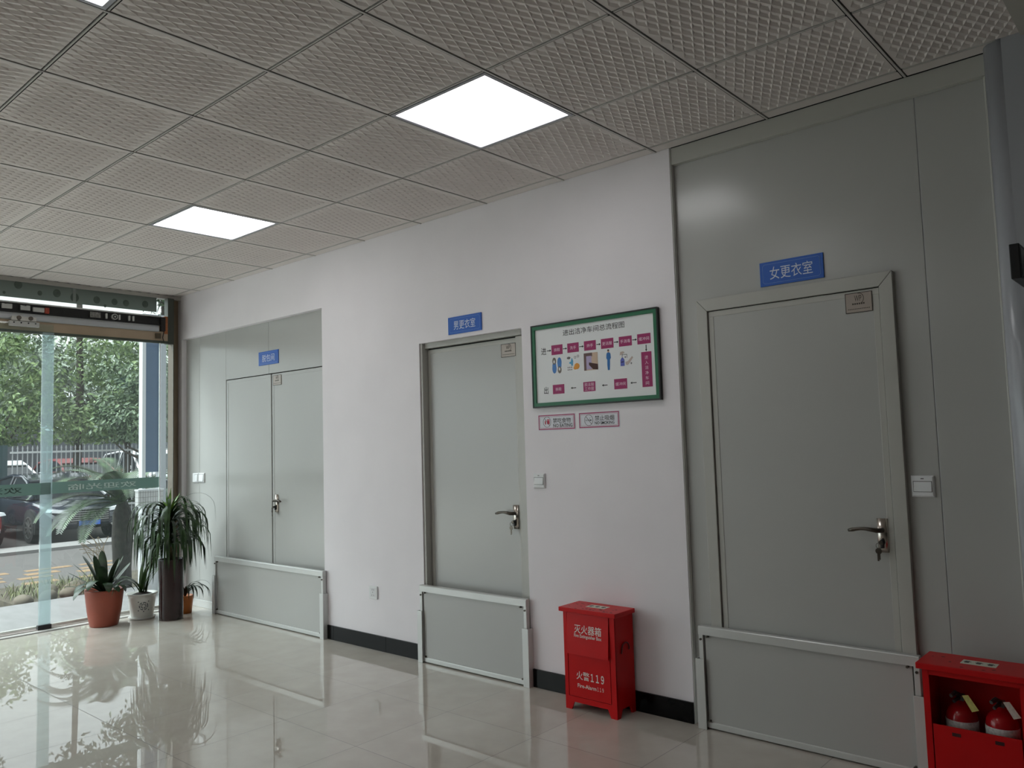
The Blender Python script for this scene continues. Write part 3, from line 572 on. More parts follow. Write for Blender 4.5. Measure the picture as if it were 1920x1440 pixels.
# ------------------------------------------------------------------ fire extinguisher boxes
def fire_box(x0, x1, yf, yb, zt, label, is_open):
    t = thing('fire_extinguisher_box', label, 'fire box', ((x0 + x1) / 2, (yf + yb) / 2, 0), 'red fire extinguisher boxes on the floor')
    th = 0.012; zb = 0.055
    c = B()
    # sides with feet cut out, back, bottom, front stiles
    for xs in ((x0, x0 + th), (x1 - th, x1)):
        prism(c, [(yf, 0), (yf + 0.028, 0), (yf + 0.045, 0.04), (yb - 0.045, 0.04), (yb - 0.028, 0), (yb, 0), (yb, zt), (yf, zt)], 0, *xs)
    box(c, x0 + th, x1 - th, yb - 0.006, yb, zb, zt); box(c, x0 + th, x1 - th, yf + 0.01, yb - 0.006, zb, zb + 0.006)
    prism(c, [(x0, 0), (x0 + 0.038, 0), (x0 + 0.055, 0.04), (x1 - 0.055, 0.04), (x1 - 0.038, 0), (x1, 0), (x1, zb + 0.012), (x0, zb + 0.012)], 1, yf - 0.003, yf + 0.004)
    for a, e in ((x0, x0 + 0.022), (x1 - 0.03, x1)): box(c, a, e, yf - 0.003, yf + 0.004, zb + 0.012, zt)
    obj('cabinet', c, red_paint, t)
    lid = obj('lid', (lambda q: box(q, x0 - 0.017, x1 + 0.017, yf - 0.02, yb + (0.004 if yb < -0.02 else 0.0), zt, zt + 0.022))(B()), red_paint, t, bevel=0.0025)
    cx = (x0 + x1) / 2; yc = (yf + yb) / 2
    st = obj('lid_sticker', bx(cx - 0.055, cx + 0.06, yc - 0.028, yc + 0.03, zt + 0.022, zt + 0.0228), label_paper, lid, label='worn pale instruction sticker')
    b = B(); rnd = random.Random(3)
    for k in range(3): box(b, cx - 0.045 + k * 0.038, cx - 0.03 + k * 0.038, yc - 0.012, yc + 0.014, zt + 0.0228, zt + 0.0232); box(b, cx - 0.049 + k * 0.038, cx - 0.024 + k * 0.038, yc + 0.001, yc + 0.006, zt + 0.0228, zt + 0.0233)
    obj('sticker_pictograms', b, M('pictogram_grey', (76, 82, 78), 0.6), lid)
    b = B()
    for k in range(26 if not is_open else 8):
        px, py = rnd.uniform(x0 + 0.005, x1 - 0.005), rnd.choice([rnd.uniform(yf - 0.015, yf + 0.03), rnd.uniform(yf, yb - 0.02)])
        if abs(px - cx) < 0.065 and abs(py - yc) < 0.036: continue
        r = rnd.uniform(0.002, 0.0065); q = [(px + r * (1 + rnd.random()) * math.cos(2 * PI * i / 6) * rnd.uniform(0.6, 1.4), py + r * math.sin(2 * PI * i / 6) * rnd.uniform(0.5, 1.2)) for i in range(6)]
        prism(b, q, 2, zt + 0.0219, zt + 0.0223)
    obj('paint_specks', b, M('chipped_paint', (52, 12, 14), 0.6), lid)
    if not is_open:
        fz0, fz1 = 0.285, zt - 0.003
        fy = lambda z: yf - 0.0045 - 0.014 * (fz1 - z) / (fz1 - fz0)
        q = B(); prism(q, [(fy(fz1), fz1), (fy(fz0), fz0), (fy(fz0) + 0.002, fz0), (yf - 0.002, fz0 + 0.012), (yf - 0.002, fz1)], 0, x0 + 0.0265, x1 - 0.0335)
        fl = obj('upper_flap', q, red_paint, t)
        obj('lower_door', bx(x0 + 0.0265, x1 - 0.0335, yf - 0.0035, yf + 0.001, zb + 0.014, 0.297), red_paint, t, bevel=0.001)
        obj('door_gap', bx(x0 + 0.022, x1 - 0.03, yf + 0.001, yf + 0.003, zb + 0.012, zt - 0.004), gap_black, t)
        a, e = x0 + 0.075, x1 - 0.075
        lettering('lettering', '灭火器箱', a, e, 0.393, 0.437, 0, print_white, fl, 0.008, mapping=lambda X, Z: Vector((X, fy(Z) - 0.0005, Z)))
        lettering('english_lettering', 'Fire Extinguisher Box', a, e + 0.002, 0.368, 0.390, 0, print_white, fl, 0.012, mapping=lambda X, Z: Vector((X, fy(Z) - 0.0005, Z)))
        b = B(); lettering('x', '火警', a, a + 0.082, 0.158, 0.2, yf - 0.0039, print_white, None, 0.008, join=b); lettering('x', '１１９', a + 0.09, e + 0.002, 0.158, 0.199, yf - 0.0039, print_white, None, 0.022, join=b)
        obj('alarm_number', b, print_white, t); b = B(); lettering('x', 'Fire-Alarm', a + 0.006, e - 0.047, 0.118, 0.138, yf - 0.0039, print_white, None, 0.012, join=b); lettering('x', '１１９', e - 0.041, e - 0.002, 0.118, 0.138, yf - 0.0039, print_white, None, 0.004, join=b); obj('alarm_lettering', b, print_white, t)
        b = B(); tube(b, [(x0 - 0.002, yf + 0.03, 0.315), (x0 - 0.012, yf + 0.03, 0.312), (x0 - 0.012, yf + 0.03, 0.302), (x0 - 0.002, yf + 0.03, 0.298)], 0.002, 6); obj('latch', b, alu, t)
    else:
        obj('lower_door', bx(x0 + 0.0265, x1 - 0.0335, yf - 0.004, yf + 0.001, zb + 0.014, 0.305), red_paint, t, bevel=0.001)
        obj('upper_rail', bx(x0 + 0.02, x1 - 0.028, yf - 0.003, yf + 0.004, zt - 0.02, zt), red_paint, t)
        for k in (0.3, 0.7): obj('door_slot', bar(B(), (x0 + (x1 - x0) * k - 0.014, 0.28), (x0 + (x1 - x0) * k + 0.014, 0.28), 0.012, yf - 0.0052, yf - 0.003), M('dark_red_slot', (60, 10, 12), 0.6), t)
    if not is_open:
        n = 12; yc2 = yf + (yb - yf) * 0.5; obj('carry_handle', tube(B(), [(x1 + 0.003, yc2 - 0.034, 0.31)] + [(x1 + 0.006, yc2 - 0.032 * math.cos(PI * k / n), 0.33 + 0.03 * math.sin(PI * k / n)) for k in range(n + 1)] + [(x1 + 0.003, yc2 + 0.034, 0.32)], 0.0035, 6), M('dark_red_wire', (96, 14, 18), 0.4), t, smooth=True)
    return t
fire_box(-0.568, -0.248, -0.178, -0.014, 0.495, 'closed red fire box lettered Fire Extinguisher Box, between two doors', False)
fire_box(1.185, 1.525, -0.265, -0.092, 0.5, 'open red fire box at the right edge, with extinguishers visible inside', True)
def extinguisher(x, yy, label, tagcol, lean):
    t = thing('fire_extinguisher', label, 'extinguisher', (x, yy, 0.061), 'small red extinguishers in the open box')
    obj('cylinder', lathe(B(), [(0, 0.0616), (0.05, 0.0616), (0.054, 0.068), (0.054, 0.318), (0.051, 0.334), (0.042, 0.35), (0.028, 0.361), (0.016, 0.366), (0.016, 0.378), (0, 0.378)], 28, (x, yy, 0)), M('extinguisher_red', (178, 22, 30), 0.16), t, smooth=True)
    obj('label_band', lathe(B(), [(0.0543, 0.272), (0.0546, 0.272), (0.0546, 0.312), (0.0543, 0.312)], 28, (x, yy, 0)), M('band_white', (206, 202, 200), 0.5, noise=0.25, nscale=120), t, smooth=True)
    b = B(); box(b, x - 0.012, x + 0.012, yy - 0.014, yy + 0.014, 0.376, 0.398); tube(b, [(x, yy - 0.006, 0.396), (x - 0.01, yy - 0.03, 0.408), (x - 0.02, yy - 0.055, 0.402)], [0.008, 0.009, 0.007], 8); tube(b, [(x, yy - 0.004, 0.388), (x - 0.008, yy - 0.028, 0.386), (x - 0.014, yy - 0.045, 0.38)], 0.006, 8)
    obj('valve', b, M('valve_grey', (88, 86, 88), 0.4, metal=0.4), t)
    b = B(); v = [b.verts.new(p) for p in ((x + 0.016, yy - 0.05, 0.408), (x + 0.036, yy - 0.048, 0.412), (x + 0.07, yy - 0.058, 0.366), (x + 0.048, yy - 0.062, 0.358))]; b.faces.new(v)
    r = bmesh.ops.extrude_face_region(b, geom=b.faces[:]); bmesh.ops.translate(b, verts=[e for e in r['geom'] if isinstance(e, bmesh.types.BMVert)], vec=(0, 0.0012, 0.0003))
    obj('inspection_tag', b, tagcol, t); obj('tag_string', tube(B(), [(x + 0.006, yy - 0.02, 0.392), (x + 0.016, yy - 0.04, 0.405), (x + 0.026, yy - 0.0495, 0.406)], 0.0012, 5), M('red_string', (120, 40, 20), 0.7), t)
extinguisher(1.285, -0.165, 'left red extinguisher with a yellow tag in the open fire box', M('yellow_tag', (216, 204, 120), 0.6, noise=0.12, nscale=90), 1)
extinguisher(1.415, -0.165, 'right red extinguisher with a white tag in the open fire box', M('white_tag', (214, 200, 190), 0.6, noise=0.12, nscale=90), 1)

# ------------------------------------------------------------------ glass front
GF = -5.145; GS = -5.085
clear = glass_mat('clear_glass', (0.88, 0.93, 0.91, 1), 1.0, 0.016, (0.75, 0.85, 0.85, 1))
overlap_glass = glass_mat('pale_glass_overlap', (0.82, 0.88, 0.9, 1), 1.0, 0.26, (0.70, 0.77, 0.80, 1), 0.1)
band_m = glass_mat('frosted_green_band', (0.35, 0.50, 0.46, 1), 0.6, 0.82, (0.27, 0.355, 0.33, 1), 0.15)
film_m = glass_mat('grey_green_film', (0.3, 0.34, 0.32, 1), 0.6, 0.93, (0.245, 0.27, 0.25, 1), 0.15)
bronze = M('bronze_aluminium', (138, 122, 102), 0.4, metal=0.3, noise=0.05, nscale=5)
beige_metal = M('beige_header', (172, 152, 130), 0.35, metal=0.3, noise=0.08, nscale=4)
def band_text(bm, body, y0, y1, z0, z1, x):
    return lettering('x', body, -y1, -y0, z0, z1, 0, None, None, 0.006, mapping=lambda a, b_: Vector((x, -a, b_)), join=bm)
letter_pale = M('band_letters', (206, 216, 214), 0.6); letter_dark = M('band_letters_dark', (50, 62, 58), 0.6)
w1 = tag(obj('window_1', bx(GF - 0.005, GF + 0.005, -1.19, -0.215, 0.03, 2.42), clear), 'fixed glass pane behind the potted plants', 'window', kind='structure')
obj('frosted_band', bx(GF + 0.0055, GF + 0.0065, -1.188, -0.217, 1.078, 1.172), band_m, w1, label='green frosted strip across the glass')
b = B(); band_text(b, '欢迎光临', -0.98, -0.42, 1.098, 1.148, GF + 0.0075); obj('band_lettering', b, letter_pale, w1, label='pale mirrored characters')
obj('glass_edge', bx(GF - 0.0056, GF + 0.0056, -0.2145, -0.207, 0.03, 2.42), M('white_edge', (225, 228, 228), 0.4), w1)
d4 = thing('door_4', 'sliding glass door leaf at the left edge of the picture', 'glass door', (GS, -1.8, 0.02), kind='structure')
p4 = obj('glass_leaf', bx(GS - 0.005, GS + 0.005, -2.1, -1.125, 0.03, 2.465), clear, d4)
obj('frosted_band', bx(GS + 0.0055, GS + 0.0065, -2.098, -1.13, 1.078, 1.172), band_m, d4, label='green frosted strip across the glass')
b = B(); band_text(b, '欢迎光临', -1.86, -1.34, 1.098, 1.148, GS + 0.0075); obj('band_lettering', b, letter_dark, d4, label='dark mirrored characters')
obj('overlap_strip', bx(GS - 0.0075, GS + 0.0075, -1.205, -1.12, 0.03, 2.40), overlap_glass, d4, label='pale translucent strip added for the bright overlap of the panes')  # sheen of the overlapping panes put into an added pale strip
obj('bottom_shoe', bx(GS - 0.02, GS + 0.02, -1.215, -1.115, 0.004, 0.042), M('black_shoe', (34, 34, 36), 0.5), d4, bevel=0.003, label='black floor shoe')
b = bx(GS - 0.012, GS + 0.02, -1.45, -1.235, 2.435, 2.475); obj('clamp_plate', b, M('clamp_grey', (190, 190, 188), 0.4, metal=0.3), d4, bevel=0.002)
b = B()
for k in range(4): 
    yy = -1.42 + k * 0.052; obj('clamp_screw', prism(B(), [(yy + 0.006 * math.cos(2 * PI * i / 8), 2.462 + 0.006 * math.sin(2 * PI * i / 8)) for i in range(8)], 0, GS + 0.019, GS + 0.0225), slot_dark, d4)
b = B()
for yc in (-1.415, -1.36, -1.325, -1.28): box(b, GS + 0.0, GS + 0.03, yc - 0.022, yc + 0.02, 2.478, 2.513)
obj('roller_carriage', b, M('carriage_pale', (200, 198, 194), 0.4, metal=0.2), d4, bevel=0.004)
b = B()
for yc in (-1.388, -1.303):
    obj('roller', prism(B(), [(yc + 0.017 * math.cos(2 * PI * i / 16), 2.50 + 0.017 * math.sin(2 * PI * i / 16)) for i in range(16)], 0, GS + 0.028, GS + 0.036), dark_steel, d4)
w2 = tag(obj('window_2', bx(GF - 0.005, GF + 0.005, YW, -2.05, 0.03, 2.42), clear), 'further run of glass front left of the view', 'window', kind='structure')
w3 = tag(obj('window_3', bx(GF - 0.005, GF + 0.005, -0.2, -0.143, 0.03, 2.42), clear), 'narrow glass side pane next to the bronze column', 'window', kind='structure')
w4 = tag(obj('window_4', bx(-5.19, -5.182, YW, -0.088, 2.645, 2.84), clear), 'low transom glass above the door header', 'window', kind='structure')
obj('film', bx(-5.181, -5.18, YW, -0.225, 2.682, 2.84), film_m, w4, label='grey green film stuck on the transom')
b = B(); rnd = random.Random(11)
for yy, zz, r in ((-1.36, 2.79, 0.03), (-1.46, 2.715, 0.011), (-1.2, 2.74, 0.018), (-1.07, 2.755, 0.03), (-0.93, 2.735, 0.034), (-0.75, 2.735, 0.028), (-0.6, 2.735, 0.026), (-0.5, 2.735, 0.026), (-0.33, 2.745, 0.028), (-0.68, 2.69, 0.012)):
    obj('film_spot', prism(B(), [(yy + r * math.cos(2 * PI * i / 18), zz + r * 1.15 * math.sin(2 * PI * i / 18)) for i in range(18)], 0, -5.1795, -5.1792), M('film_spot', (82, 92, 84), 0.7, noise=0.2, nscale=30), w4)
obj('film_seam', bx(-5.1795, -5.179, -0.945, -0.92, 2.682, 2.84), M('film_seam_grey', (128, 134, 130), 0.6), w4)
tag(obj('trim_5', bx(XG, -5.17, YW, -0.0, 2.815, 2.849), M('cover_strip', (176, 172, 166), 0.5)), 'pale cover strip where the ceiling meets the glass front', 'trim', kind='structure')
cl_ = B(); box(cl_, XG - 0.005, XG + 0.02, -0.086, -0.0005, 0, 2.815)
tag(obj('trim_6', bx(XG - 0.005, GF + 0.004, -0.0862, -0.08, 0.0, 2.815), M('dark_bronze', (84, 74, 62), 0.5, metal=0.2)), 'dark bronze jamb plate added to keep outdoor light off the wall strip', 'jamb', kind='structure')  # added plate blocks outdoor light; its bronze is darkened to offset the glare
tag(obj('column_left', cl_, bronze, bevel=0.004), 'slim bronze metal post between glass front and white wall', 'post', kind='structure')
tag(obj('trim_7', bx(-5.2, -5.13, -0.1425, -0.0865, 2.39, 2.815), M('dark_post', (70, 74, 66), 0.5, metal=0.2)), 'dark upper frame piece at the right end of the header', 'frame', kind='structure')
tag(obj('window_5', bx(GF - 0.005, GF + 0.005, -0.1425, -0.0865, 0.03, 2.39), clear), 'last sliver of glass against the bronze post', 'window', kind='structure')
tr = B(); box(tr, -5.215, -5.0, YW, -0.0865, 0.0005, 0.006); box(tr, -5.16, -5.13, YW, -0.0865, 0.006, 0.029); box(tr, -5.10, -5.094, YW, -0.0865, 0.006, 0.012); box(tr, -5.076, -5.07, YW, -0.0865, 0.006, 0.012)
tag(obj('trim_8', tr, M('worn_floor_track', (186, 183, 178), 0.4, metal=0.1, noise=0.1, nscale=12)), 'metal floor track of the sliding glass door', 'floor track', kind='structure')
tag(obj('trim_9', bx(-5.0, -4.985, YW, -0.0865, 0.0005, 0.003), M('grey_strip', (112, 108, 104), 0.5)), 'grey edging strip where floor tiles meet the track', 'floor strip', kind='structure')
# operator and header
op = thing('door_operator', 'black sliding door operator beam with bare motor parts above the glass door', 'door operator', (-5.1, -3, 2.4))
obj('header_beam', bx(-5.17, -5.13, YW, -0.1435, 2.412, 2.55), beige_metal, op, label='beige header beam')
obj('header_edge', bx(-5.172, -5.126, YW, -0.1435, 2.392, 2.412), M('dark_green_edge', (66, 74, 62), 0.5), op)
b = B(); prism(b, [(-5.129, 2.492), (-5.112, 2.492), (-5.106, 2.502), (-5.106, 2.53), (-5.112, 2.55), (-5.129, 2.55)], 1, YW, -0.235); obj('rail', b, alu, op, label='aluminium running rail')
b = B(); box(b, -5.175, -5.13, YW, -0.22, 2.551, 2.63); box(b, -5.13, -5.105, YW, -0.22, 2.551, 2.557); obj('housing', b, M('operator_black', (22, 21, 22), 0.5), op, label='black back plate')
obj('glare_line', bx(-5.178, -5.135, YW, -0.205, 2.6305, 2.643), M('glare_line_white', (240, 240, 238), 0.35), op, label='white strip painted as the bright line of daylight above the beam')  # daylight gleam over the beam put into a near-white strip
pale = M('control_box_grey', (196, 196, 194), 0.5)
for a, c, z0, z1 in ((-1.495, -1.42, 2.575, 2.615), (-1.36, -1.29, 2.573, 2.615), (-1.27, -1.185, 2.568, 2.606)): obj('control_box', bx(-5.13, -5.108, a, c, z0, z1), pale, op, bevel=0.003)
obj('drive_cap', bx(-5.13, -5.1, -1.183, -1.15, 2.562, 2.61), M('orange_red_cap', (164, 62, 40), 0.45), op, bevel=0.004, label='orange red end cap')
b = B(); box(b, -5.13, -5.108, -0.83, -0.745, 2.566, 2.615)
obj('motor_plate', b, M('motor_grey', (128, 126, 122), 0.4, metal=0.4, noise=0.5, nscale=70), op)
def ydisc(bm, yc, zc, r, xa, xb, n=20): return prism(bm, [(yc + r * math.cos(2 * PI * i / n), zc + r * math.sin(2 * PI * i / n)) for i in range(n)], 0, xa, xb)
b = B(); ydisc(b, -0.625, 2.59, 0.026, -5.13, -5.104); p = obj('drive_pulley', b, pale, op)
b = B(); ydisc(b, -0.625, 2.59, 0.018, -5.104, -5.1025); obj('pulley_face', b, slot_dark, p); b = B(); ydisc(b, -0.625, 2.59, 0.008, -5.1025, -5.1015); obj('pulley_hub', b, pale, p)
for a in (-0.70, -0.59, -0.505, -0.47): obj('rail_clip', bx(-5.13, -5.107, a, a + 0.014, 2.567, 2.613), pale, op, bevel=0.002)
b = B()
for k in range(3):
    y0 = -1.5 + k * 0.14; obj('cable', tube(B(), [(-5.115, y0, 2.605 - k * 0.004), (-5.104, y0 + 0.06, 2.622), (-5.106, y0 + 0.13, 2.618), (-5.112, y0 + 0.2, 2.603)], 0.0025, 6), M('black_cable', (18, 18, 18), 0.5), op, smooth=True)
b = tube(B(), [(-5.12, -0.33, 2.622), (-5.1, -0.24, 2.618), (-5.1, -0.2, 2.60), (-5.105, -0.19, 2.5), (-5.11, -0.2, 2.44), (-5.11, -0.188, 2.4)], 0.004, 6)
obj('cable', b, M('black_cable', (18, 18, 18), 0.5), op, smooth=True)
obj('end_bracket', bx(-5.175, -5.1, -0.219, -0.178, 2.5, 2.628), M('end_black', (30, 26, 24), 0.5), op)
obj('end_plate', bx(-5.17, -5.125, -0.177, -0.146, 2.478, 2.64), M('orange_wood', (168, 96, 46), 0.5, noise=0.15, nscale=8, stretch=(1, 1, 6)), op, label='orange brown end plate')
obj('stop_block', bx(-5.129, -5.112, -0.26, -0.215, 2.43, 2.478), M('stop_brown', (84, 72, 52), 0.5), op)

tag(obj('wall_left', bx(XG, -5.1, YF, YW, 0, H + 0.05), white_paint), 'white wall beyond the end of the glass front', 'wall', kind='structure')
# ------------------------------------------------------------------ potted plants
def leaf_strip(bm, pts, wd, side, cup=0.15):
    """leaf blade along pts with half widths wd; side = width direction; slight V fold"""
    L, Cc, R_ = [], [], []
    for i, p in enumerate(pts):
        p = Vector(p); d = (Vector(pts[min(i + 1, len(pts) - 1)]) - Vector(pts[max(i - 1, 0)])).normalized()
        s = (side - d * side.dot(d)).normalized(); n = s.cross(d)
        L.append(bm.verts.new(p + s * wd[i] + n * wd[i] * cup)); R_.append(bm.verts.new(p - s * wd[i] + n * wd[i] * cup)); Cc.append(bm.verts.new(p))
    for i in range(len(pts) - 1):
        bm.faces.new((L[i], L[i + 1], Cc[i + 1], Cc[i])); bm.faces.new((Cc[i], Cc[i + 1], R_[i + 1], R_[i]))
def arch_leaf(bm, base, az, length, rise, droop, width, n=9, start=0.0, twist=0.0, tip=1.0):
    """blade leaving base at angle `rise`, bending down by `droop` radians along its length"""
    pts, wd = [], []; p = Vector(base); step = length / (n - 1); a = rise
    d0 = Vector((math.cos(az), math.sin(az), 0))
    for i in range(n):
        t = i / (n - 1); pts.append(p.copy()); wd.append(max(0.0006, width * (0.45 + 0.55 * min(1, t * 3)) * (math.sqrt(max(0, 1 - max(0, (t - 0.6) / 0.4) ** 2)) if tip < 0 else 1 - max(0, (t - 0.55) / 0.45) ** 1.8 * tip)))
        p = p + (d0 * math.cos(a) + Vector((0, 0, 1)) * math.sin(a)) * step; a = max(a - droop / (n - 1) * (0.4 + 1.2 * t), -1.52)
    side = Vector((-math.sin(az + twist), math.cos(az + twist), 0.0))
    leaf_strip(bm, pts, wd, side)
def leaf_mat(name, c0, c1, rough=0.35):
    ma = M(name, c0, rough); t = ma.node_tree; b = t.nodes['Principled BSDF']
    g = t.nodes.new('ShaderNodeObjectInfo'); co = t.nodes.new('ShaderNodeTexCoord'); n = t.nodes.new('ShaderNodeTexNoise'); n.inputs['Scale'].default_value = 9
    r = t.nodes.new('ShaderNodeValToRGB'); r.color_ramp.elements[0].color = lin(c0); r.color_ramp.elements[1].color = lin(c1); r.color_ramp.elements[0].position = 0.35; r.color_ramp.elements[1].position = 0.7
    t.links.new(co.outputs['Object'], n.inputs['Vector']); t.links.new(n.outputs['Fac'], r.inputs['Fac']); t.links.new(r.outputs['Color'], b.inputs['Base Color'])
    return ma
soil = M('dark_soil', (44, 36, 30), 0.95, noise=0.4, nscale=40, bump=0.6, bscale=50)
rnd = random.Random(21)
# clivia in the terracotta pot
cx, cy = -4.84, -0.80
t = thing('potted_clivia', 'broad leaved plant in a terracotta pot in front of the glass door', 'potted plant', (cx, cy, 0), 'potted plants by the glass front')
pb = lathe(B(), [(0, 0), (0.102, 0), (0.108, 0.01), (0.128, 0.12), (0.142, 0.25), (0.146, 0.282), (0.146, 0.292), (0.138, 0.292), (0.134, 0.262), (0, 0.262)], 40, (cx, cy, 0))
obj('pot', pb, M('terracotta', (142, 66, 46), 0.5, noise=0.12, nscale=5), t, smooth=True)
obj('soil', lathe(B(), [(0.133, 0.2625), (0.06, 0.272), (0, 0.275)], 24, (cx, cy, 0)), soil, t, smooth=True)
fo = B()
# image-left is towards -y; leaves fan out both ways and towards the room
for az, ln, rise, dr, wd in ((-1.95, 0.30, 0.75, 0.3, 0.024), (-1.7, 0.33, 1.0, 0.35, 0.026), (-2.3, 0.34, 1.3, 0.55, 0.03), (2.9, 0.35, 1.35, 0.5, 0.03), (1.35, 0.30, 1.25, 0.2, 0.027), (1.6, 0.28, 0.95, 0.3, 0.024), (1.15, 0.27, 1.4, 0.5, 0.028), (-0.2, 0.25, 1.2, 3.4, 0.031), (-0.9, 0.30, 1.2, 3.0, 0.03), (-1.35, 0.32, 1.0, 3.0, 0.029), (0.7, 0.22, 1.0, 3.2, 0.028), (0.25, 0.2, 0.9, 2.6, 0.026),
                          (2.2, 0.30, 1.2, 0.8, 0.027), (-2.8, 0.31, 1.4, 0.4, 0.029), (-1.1, 0.36, 0.7, 2.2, 0.025), (1.2, 0.26, 0.7, 2.6, 0.026), (-1.75, 0.29, 0.45, 0.5, 0.022), (0.5, 0.30, 1.4, 0.6, 0.028), (-0.5, 0.30, 1.35, 1.2, 0.03)):
    arch_leaf(fo, (cx + 0.025 * math.cos(az), cy + 0.025 * math.sin(az), 0.268), az, ln, rise, dr, wd * 1.12, 14, tip=-1)
obj('foliage', fo, leaf_mat('clivia_green', (26, 40, 26), (58, 80, 52)), t, smooth=True)
# white pot
cx, cy = -4.85, -0.49
t = thing('potted_orchid', 'arching narrow leaved plant in a white pot with a dark blue emblem', 'potted plant', (cx, cy, 0), 'potted plants by the glass front')
obj('saucer', lathe(B(), [(0, 0), (0.098, 0), (0.108, 0.018), (0.103, 0.02), (0.092, 0.008), (0, 0.008)], 36, (cx, cy, 0)), M('saucer_white', (206, 206, 202), 0.35), t, smooth=True)
obj('pot', lathe(B(), [(0, 0.009), (0.084, 0.009), (0.088, 0.02), (0.108, 0.17), (0.112, 0.198), (0.125, 0.204), (0.126, 0.212), (0.114, 0.214), (0.104, 0.19), (0, 0.19)], 40, (cx, cy, 0)), M('white_glaze', (214, 214, 208), 0.25, noise=0.03, nscale=4), t, smooth=True)
obj('soil', lathe(B(), [(0.103, 0.191), (0.05, 0.212), (0, 0.22)], 24, (cx, cy, 0)), soil, t, smooth=True)
em = B(); av = math.atan2(-3.53 - cy, 2.07 - cx)
def pot_pt(u, z): 
    rr = 0.088 + (z - 0.02) / 0.15 * 0.02 + 0.0012; a = av + u / rr; return Vector((cx + rr * math.cos(a), cy + rr * math.sin(a), z))
def pot_quad(us, zs):
    v = [em.verts.new(pot_pt(u, z)) for u, z in zip(us, zs)]; em.faces.new(v)
for r0, r1, n0 in ((0.030, 0.036, 26), (0.012, 0.017, 16)):
    for k in range(n0):
        if k % 4 == 3: continue
        a, c = 2 * PI * k / n0, 2 * PI * (k + 1) / n0
        pot_quad([0.012 + r * math.cos(q) for r, q in ((r0, a), (r1, a), (r1, c), (r0, c))], [0.115 + r * 0.95 * math.sin(q) for r, q in ((r0, a), (r1, a), (r1, c), (r0, c))])
for k in range(9):
    a = 2 * PI * k / 9 + 0.2; q = (0.012 + 0.022 * math.cos(a), 0.115 + 0.021 * math.sin(a)); e = 0.0045
    pot_quad([q[0] - e, q[0] + e * 0.6, q[0] + e, q[0] - e * 0.5], [q[1] - e, q[1] - e * 0.5, q[1] + e, q[1] + e * 0.7])
for sx, sz in ((-1, -1), (1, -1), (-1, 1), (1, 1), (0, -1.25)):
    q = (0.012 + sx * 0.04, 0.115 + sz * 0.036); e = 0.004; pot_quad([q[0] - e, q[0] + e, q[0] + e, q[0] - e], [q[1] - e, q[1] - e, q[1] + e, q[1] + e])
obj('emblem', em, M('emblem_blue_black', (44, 52, 62), 0.5), t, label='dark round printed emblem')
fo = B()
for k in range(12): arch_leaf(fo, (cx, cy + 0.012 * rnd.uniform(-1, 1), 0.2), -1.55 + 0.09 * (k - 5) + rnd.uniform(-.1, .1), 0.34 + 0.012 * k, 1.35 - 0.03 * k, 2.7, 0.0105, 14)
for k in range(16): arch_leaf(fo, (cx + rnd.uniform(-.02, .02), cy + rnd.uniform(-.02, .02), 0.2), rnd.uniform(0.2, 2.8), rnd.uniform(0.35, 0.55), rnd.uniform(1.1, 1.5), rnd.uniform(0.8, 2.4), 0.011, 12)
for k in range(5): arch_leaf(fo, (cx + rnd.uniform(-.02, .02), cy + 0.03, 0.2), 1.2 + rnd.uniform(-.4, .4), rnd.uniform(0.5, 0.7), 1.45, rnd.uniform(0.3, 1.0), 0.014, 12)
obj('foliage', fo, leaf_mat('orchid_green', (30, 46, 26), (76, 104, 52)), t, smooth=True)
# drooping plant in the tall dark vase
cx, cy = -4.575, -0.37
t = thing('potted_dracaena', 'tall plant with long drooping leaves in a dark brown cylinder vase', 'potted plant', (cx, cy, 0), 'potted plants by the glass front')
obj('vase', lathe(B(), [(0, 0), (0.088, 0), (0.094, 0.006), (0.094, 0.03), (0.097, 0.3), (0.1, 0.49), (0.1, 0.5), (0.092, 0.5), (0.088, 0.46), (0, 0.46)], 40, (cx, cy, 0)), M('dark_brown_glaze', (46, 30, 30), 0.2, noise=0.25, nscale=6), t, smooth=True)
obj('vase_foot', lathe(B(), [(0.089, 0.0), (0.0965, 0.0), (0.0965, 0.006), (0.089, 0.006)], 36, (cx, cy, 0)), M('foot_grey', (150, 142, 134), 0.5), t, label='pale foot ring')
obj('soil', lathe(B(), [(0.088, 0.461), (0.0, 0.47)], 20, (cx, cy, 0)), soil, t)
obj('stem', tube(B(), [(cx, cy, 0.46), (cx - 0.01, cy - 0.01, 0.65), (cx, cy - 0.015, 0.86)], [0.02, 0.017, 0.012], 10), M('plant_stem', (84, 76, 48), 0.8, noise=0.3, nscale=40), t, smooth=True)
fo = B(); rnd = random.Random(5)
for k in range(150):
    u = k / 150; zb = 0.58 + 0.29 * u; az = k * 2.399 + rnd.uniform(-.3, .3)
    arch_leaf(fo, (cx - 0.005, cy - 0.012, zb), az, rnd.uniform(0.44, 0.66) * (0.8 if u < 0.25 else 1.0), 0.75 + 0.35 * u + rnd.uniform(-.2, .2), rnd.uniform(4.2, 6.2), rnd.uniform(0.009, 0.0135), 16, twist=rnd.uniform(-.5, .5))
obj('foliage', fo, leaf_mat('dracaena_green', (20, 34, 18), (52, 82, 38)), t, smooth=True, label='long dark drooping leaves')
fo = B()
for k in range(12): arch_leaf(fo, (cx, cy - 0.015, 0.86), k * 2.399, rnd.uniform(0.14, 0.24), rnd.uniform(1.0, 1.5), rnd.uniform(0.1, 1.2), 0.009, 8)
arch_leaf(fo, (cx, cy - 0.01, 0.84), 1.3, 0.24, 1.3, 0.3, 0.01, 10); arch_leaf(fo, (cx, cy - 0.01, 0.86), 0.9, 0.30, 1.3, 4.2, 0.010, 12)
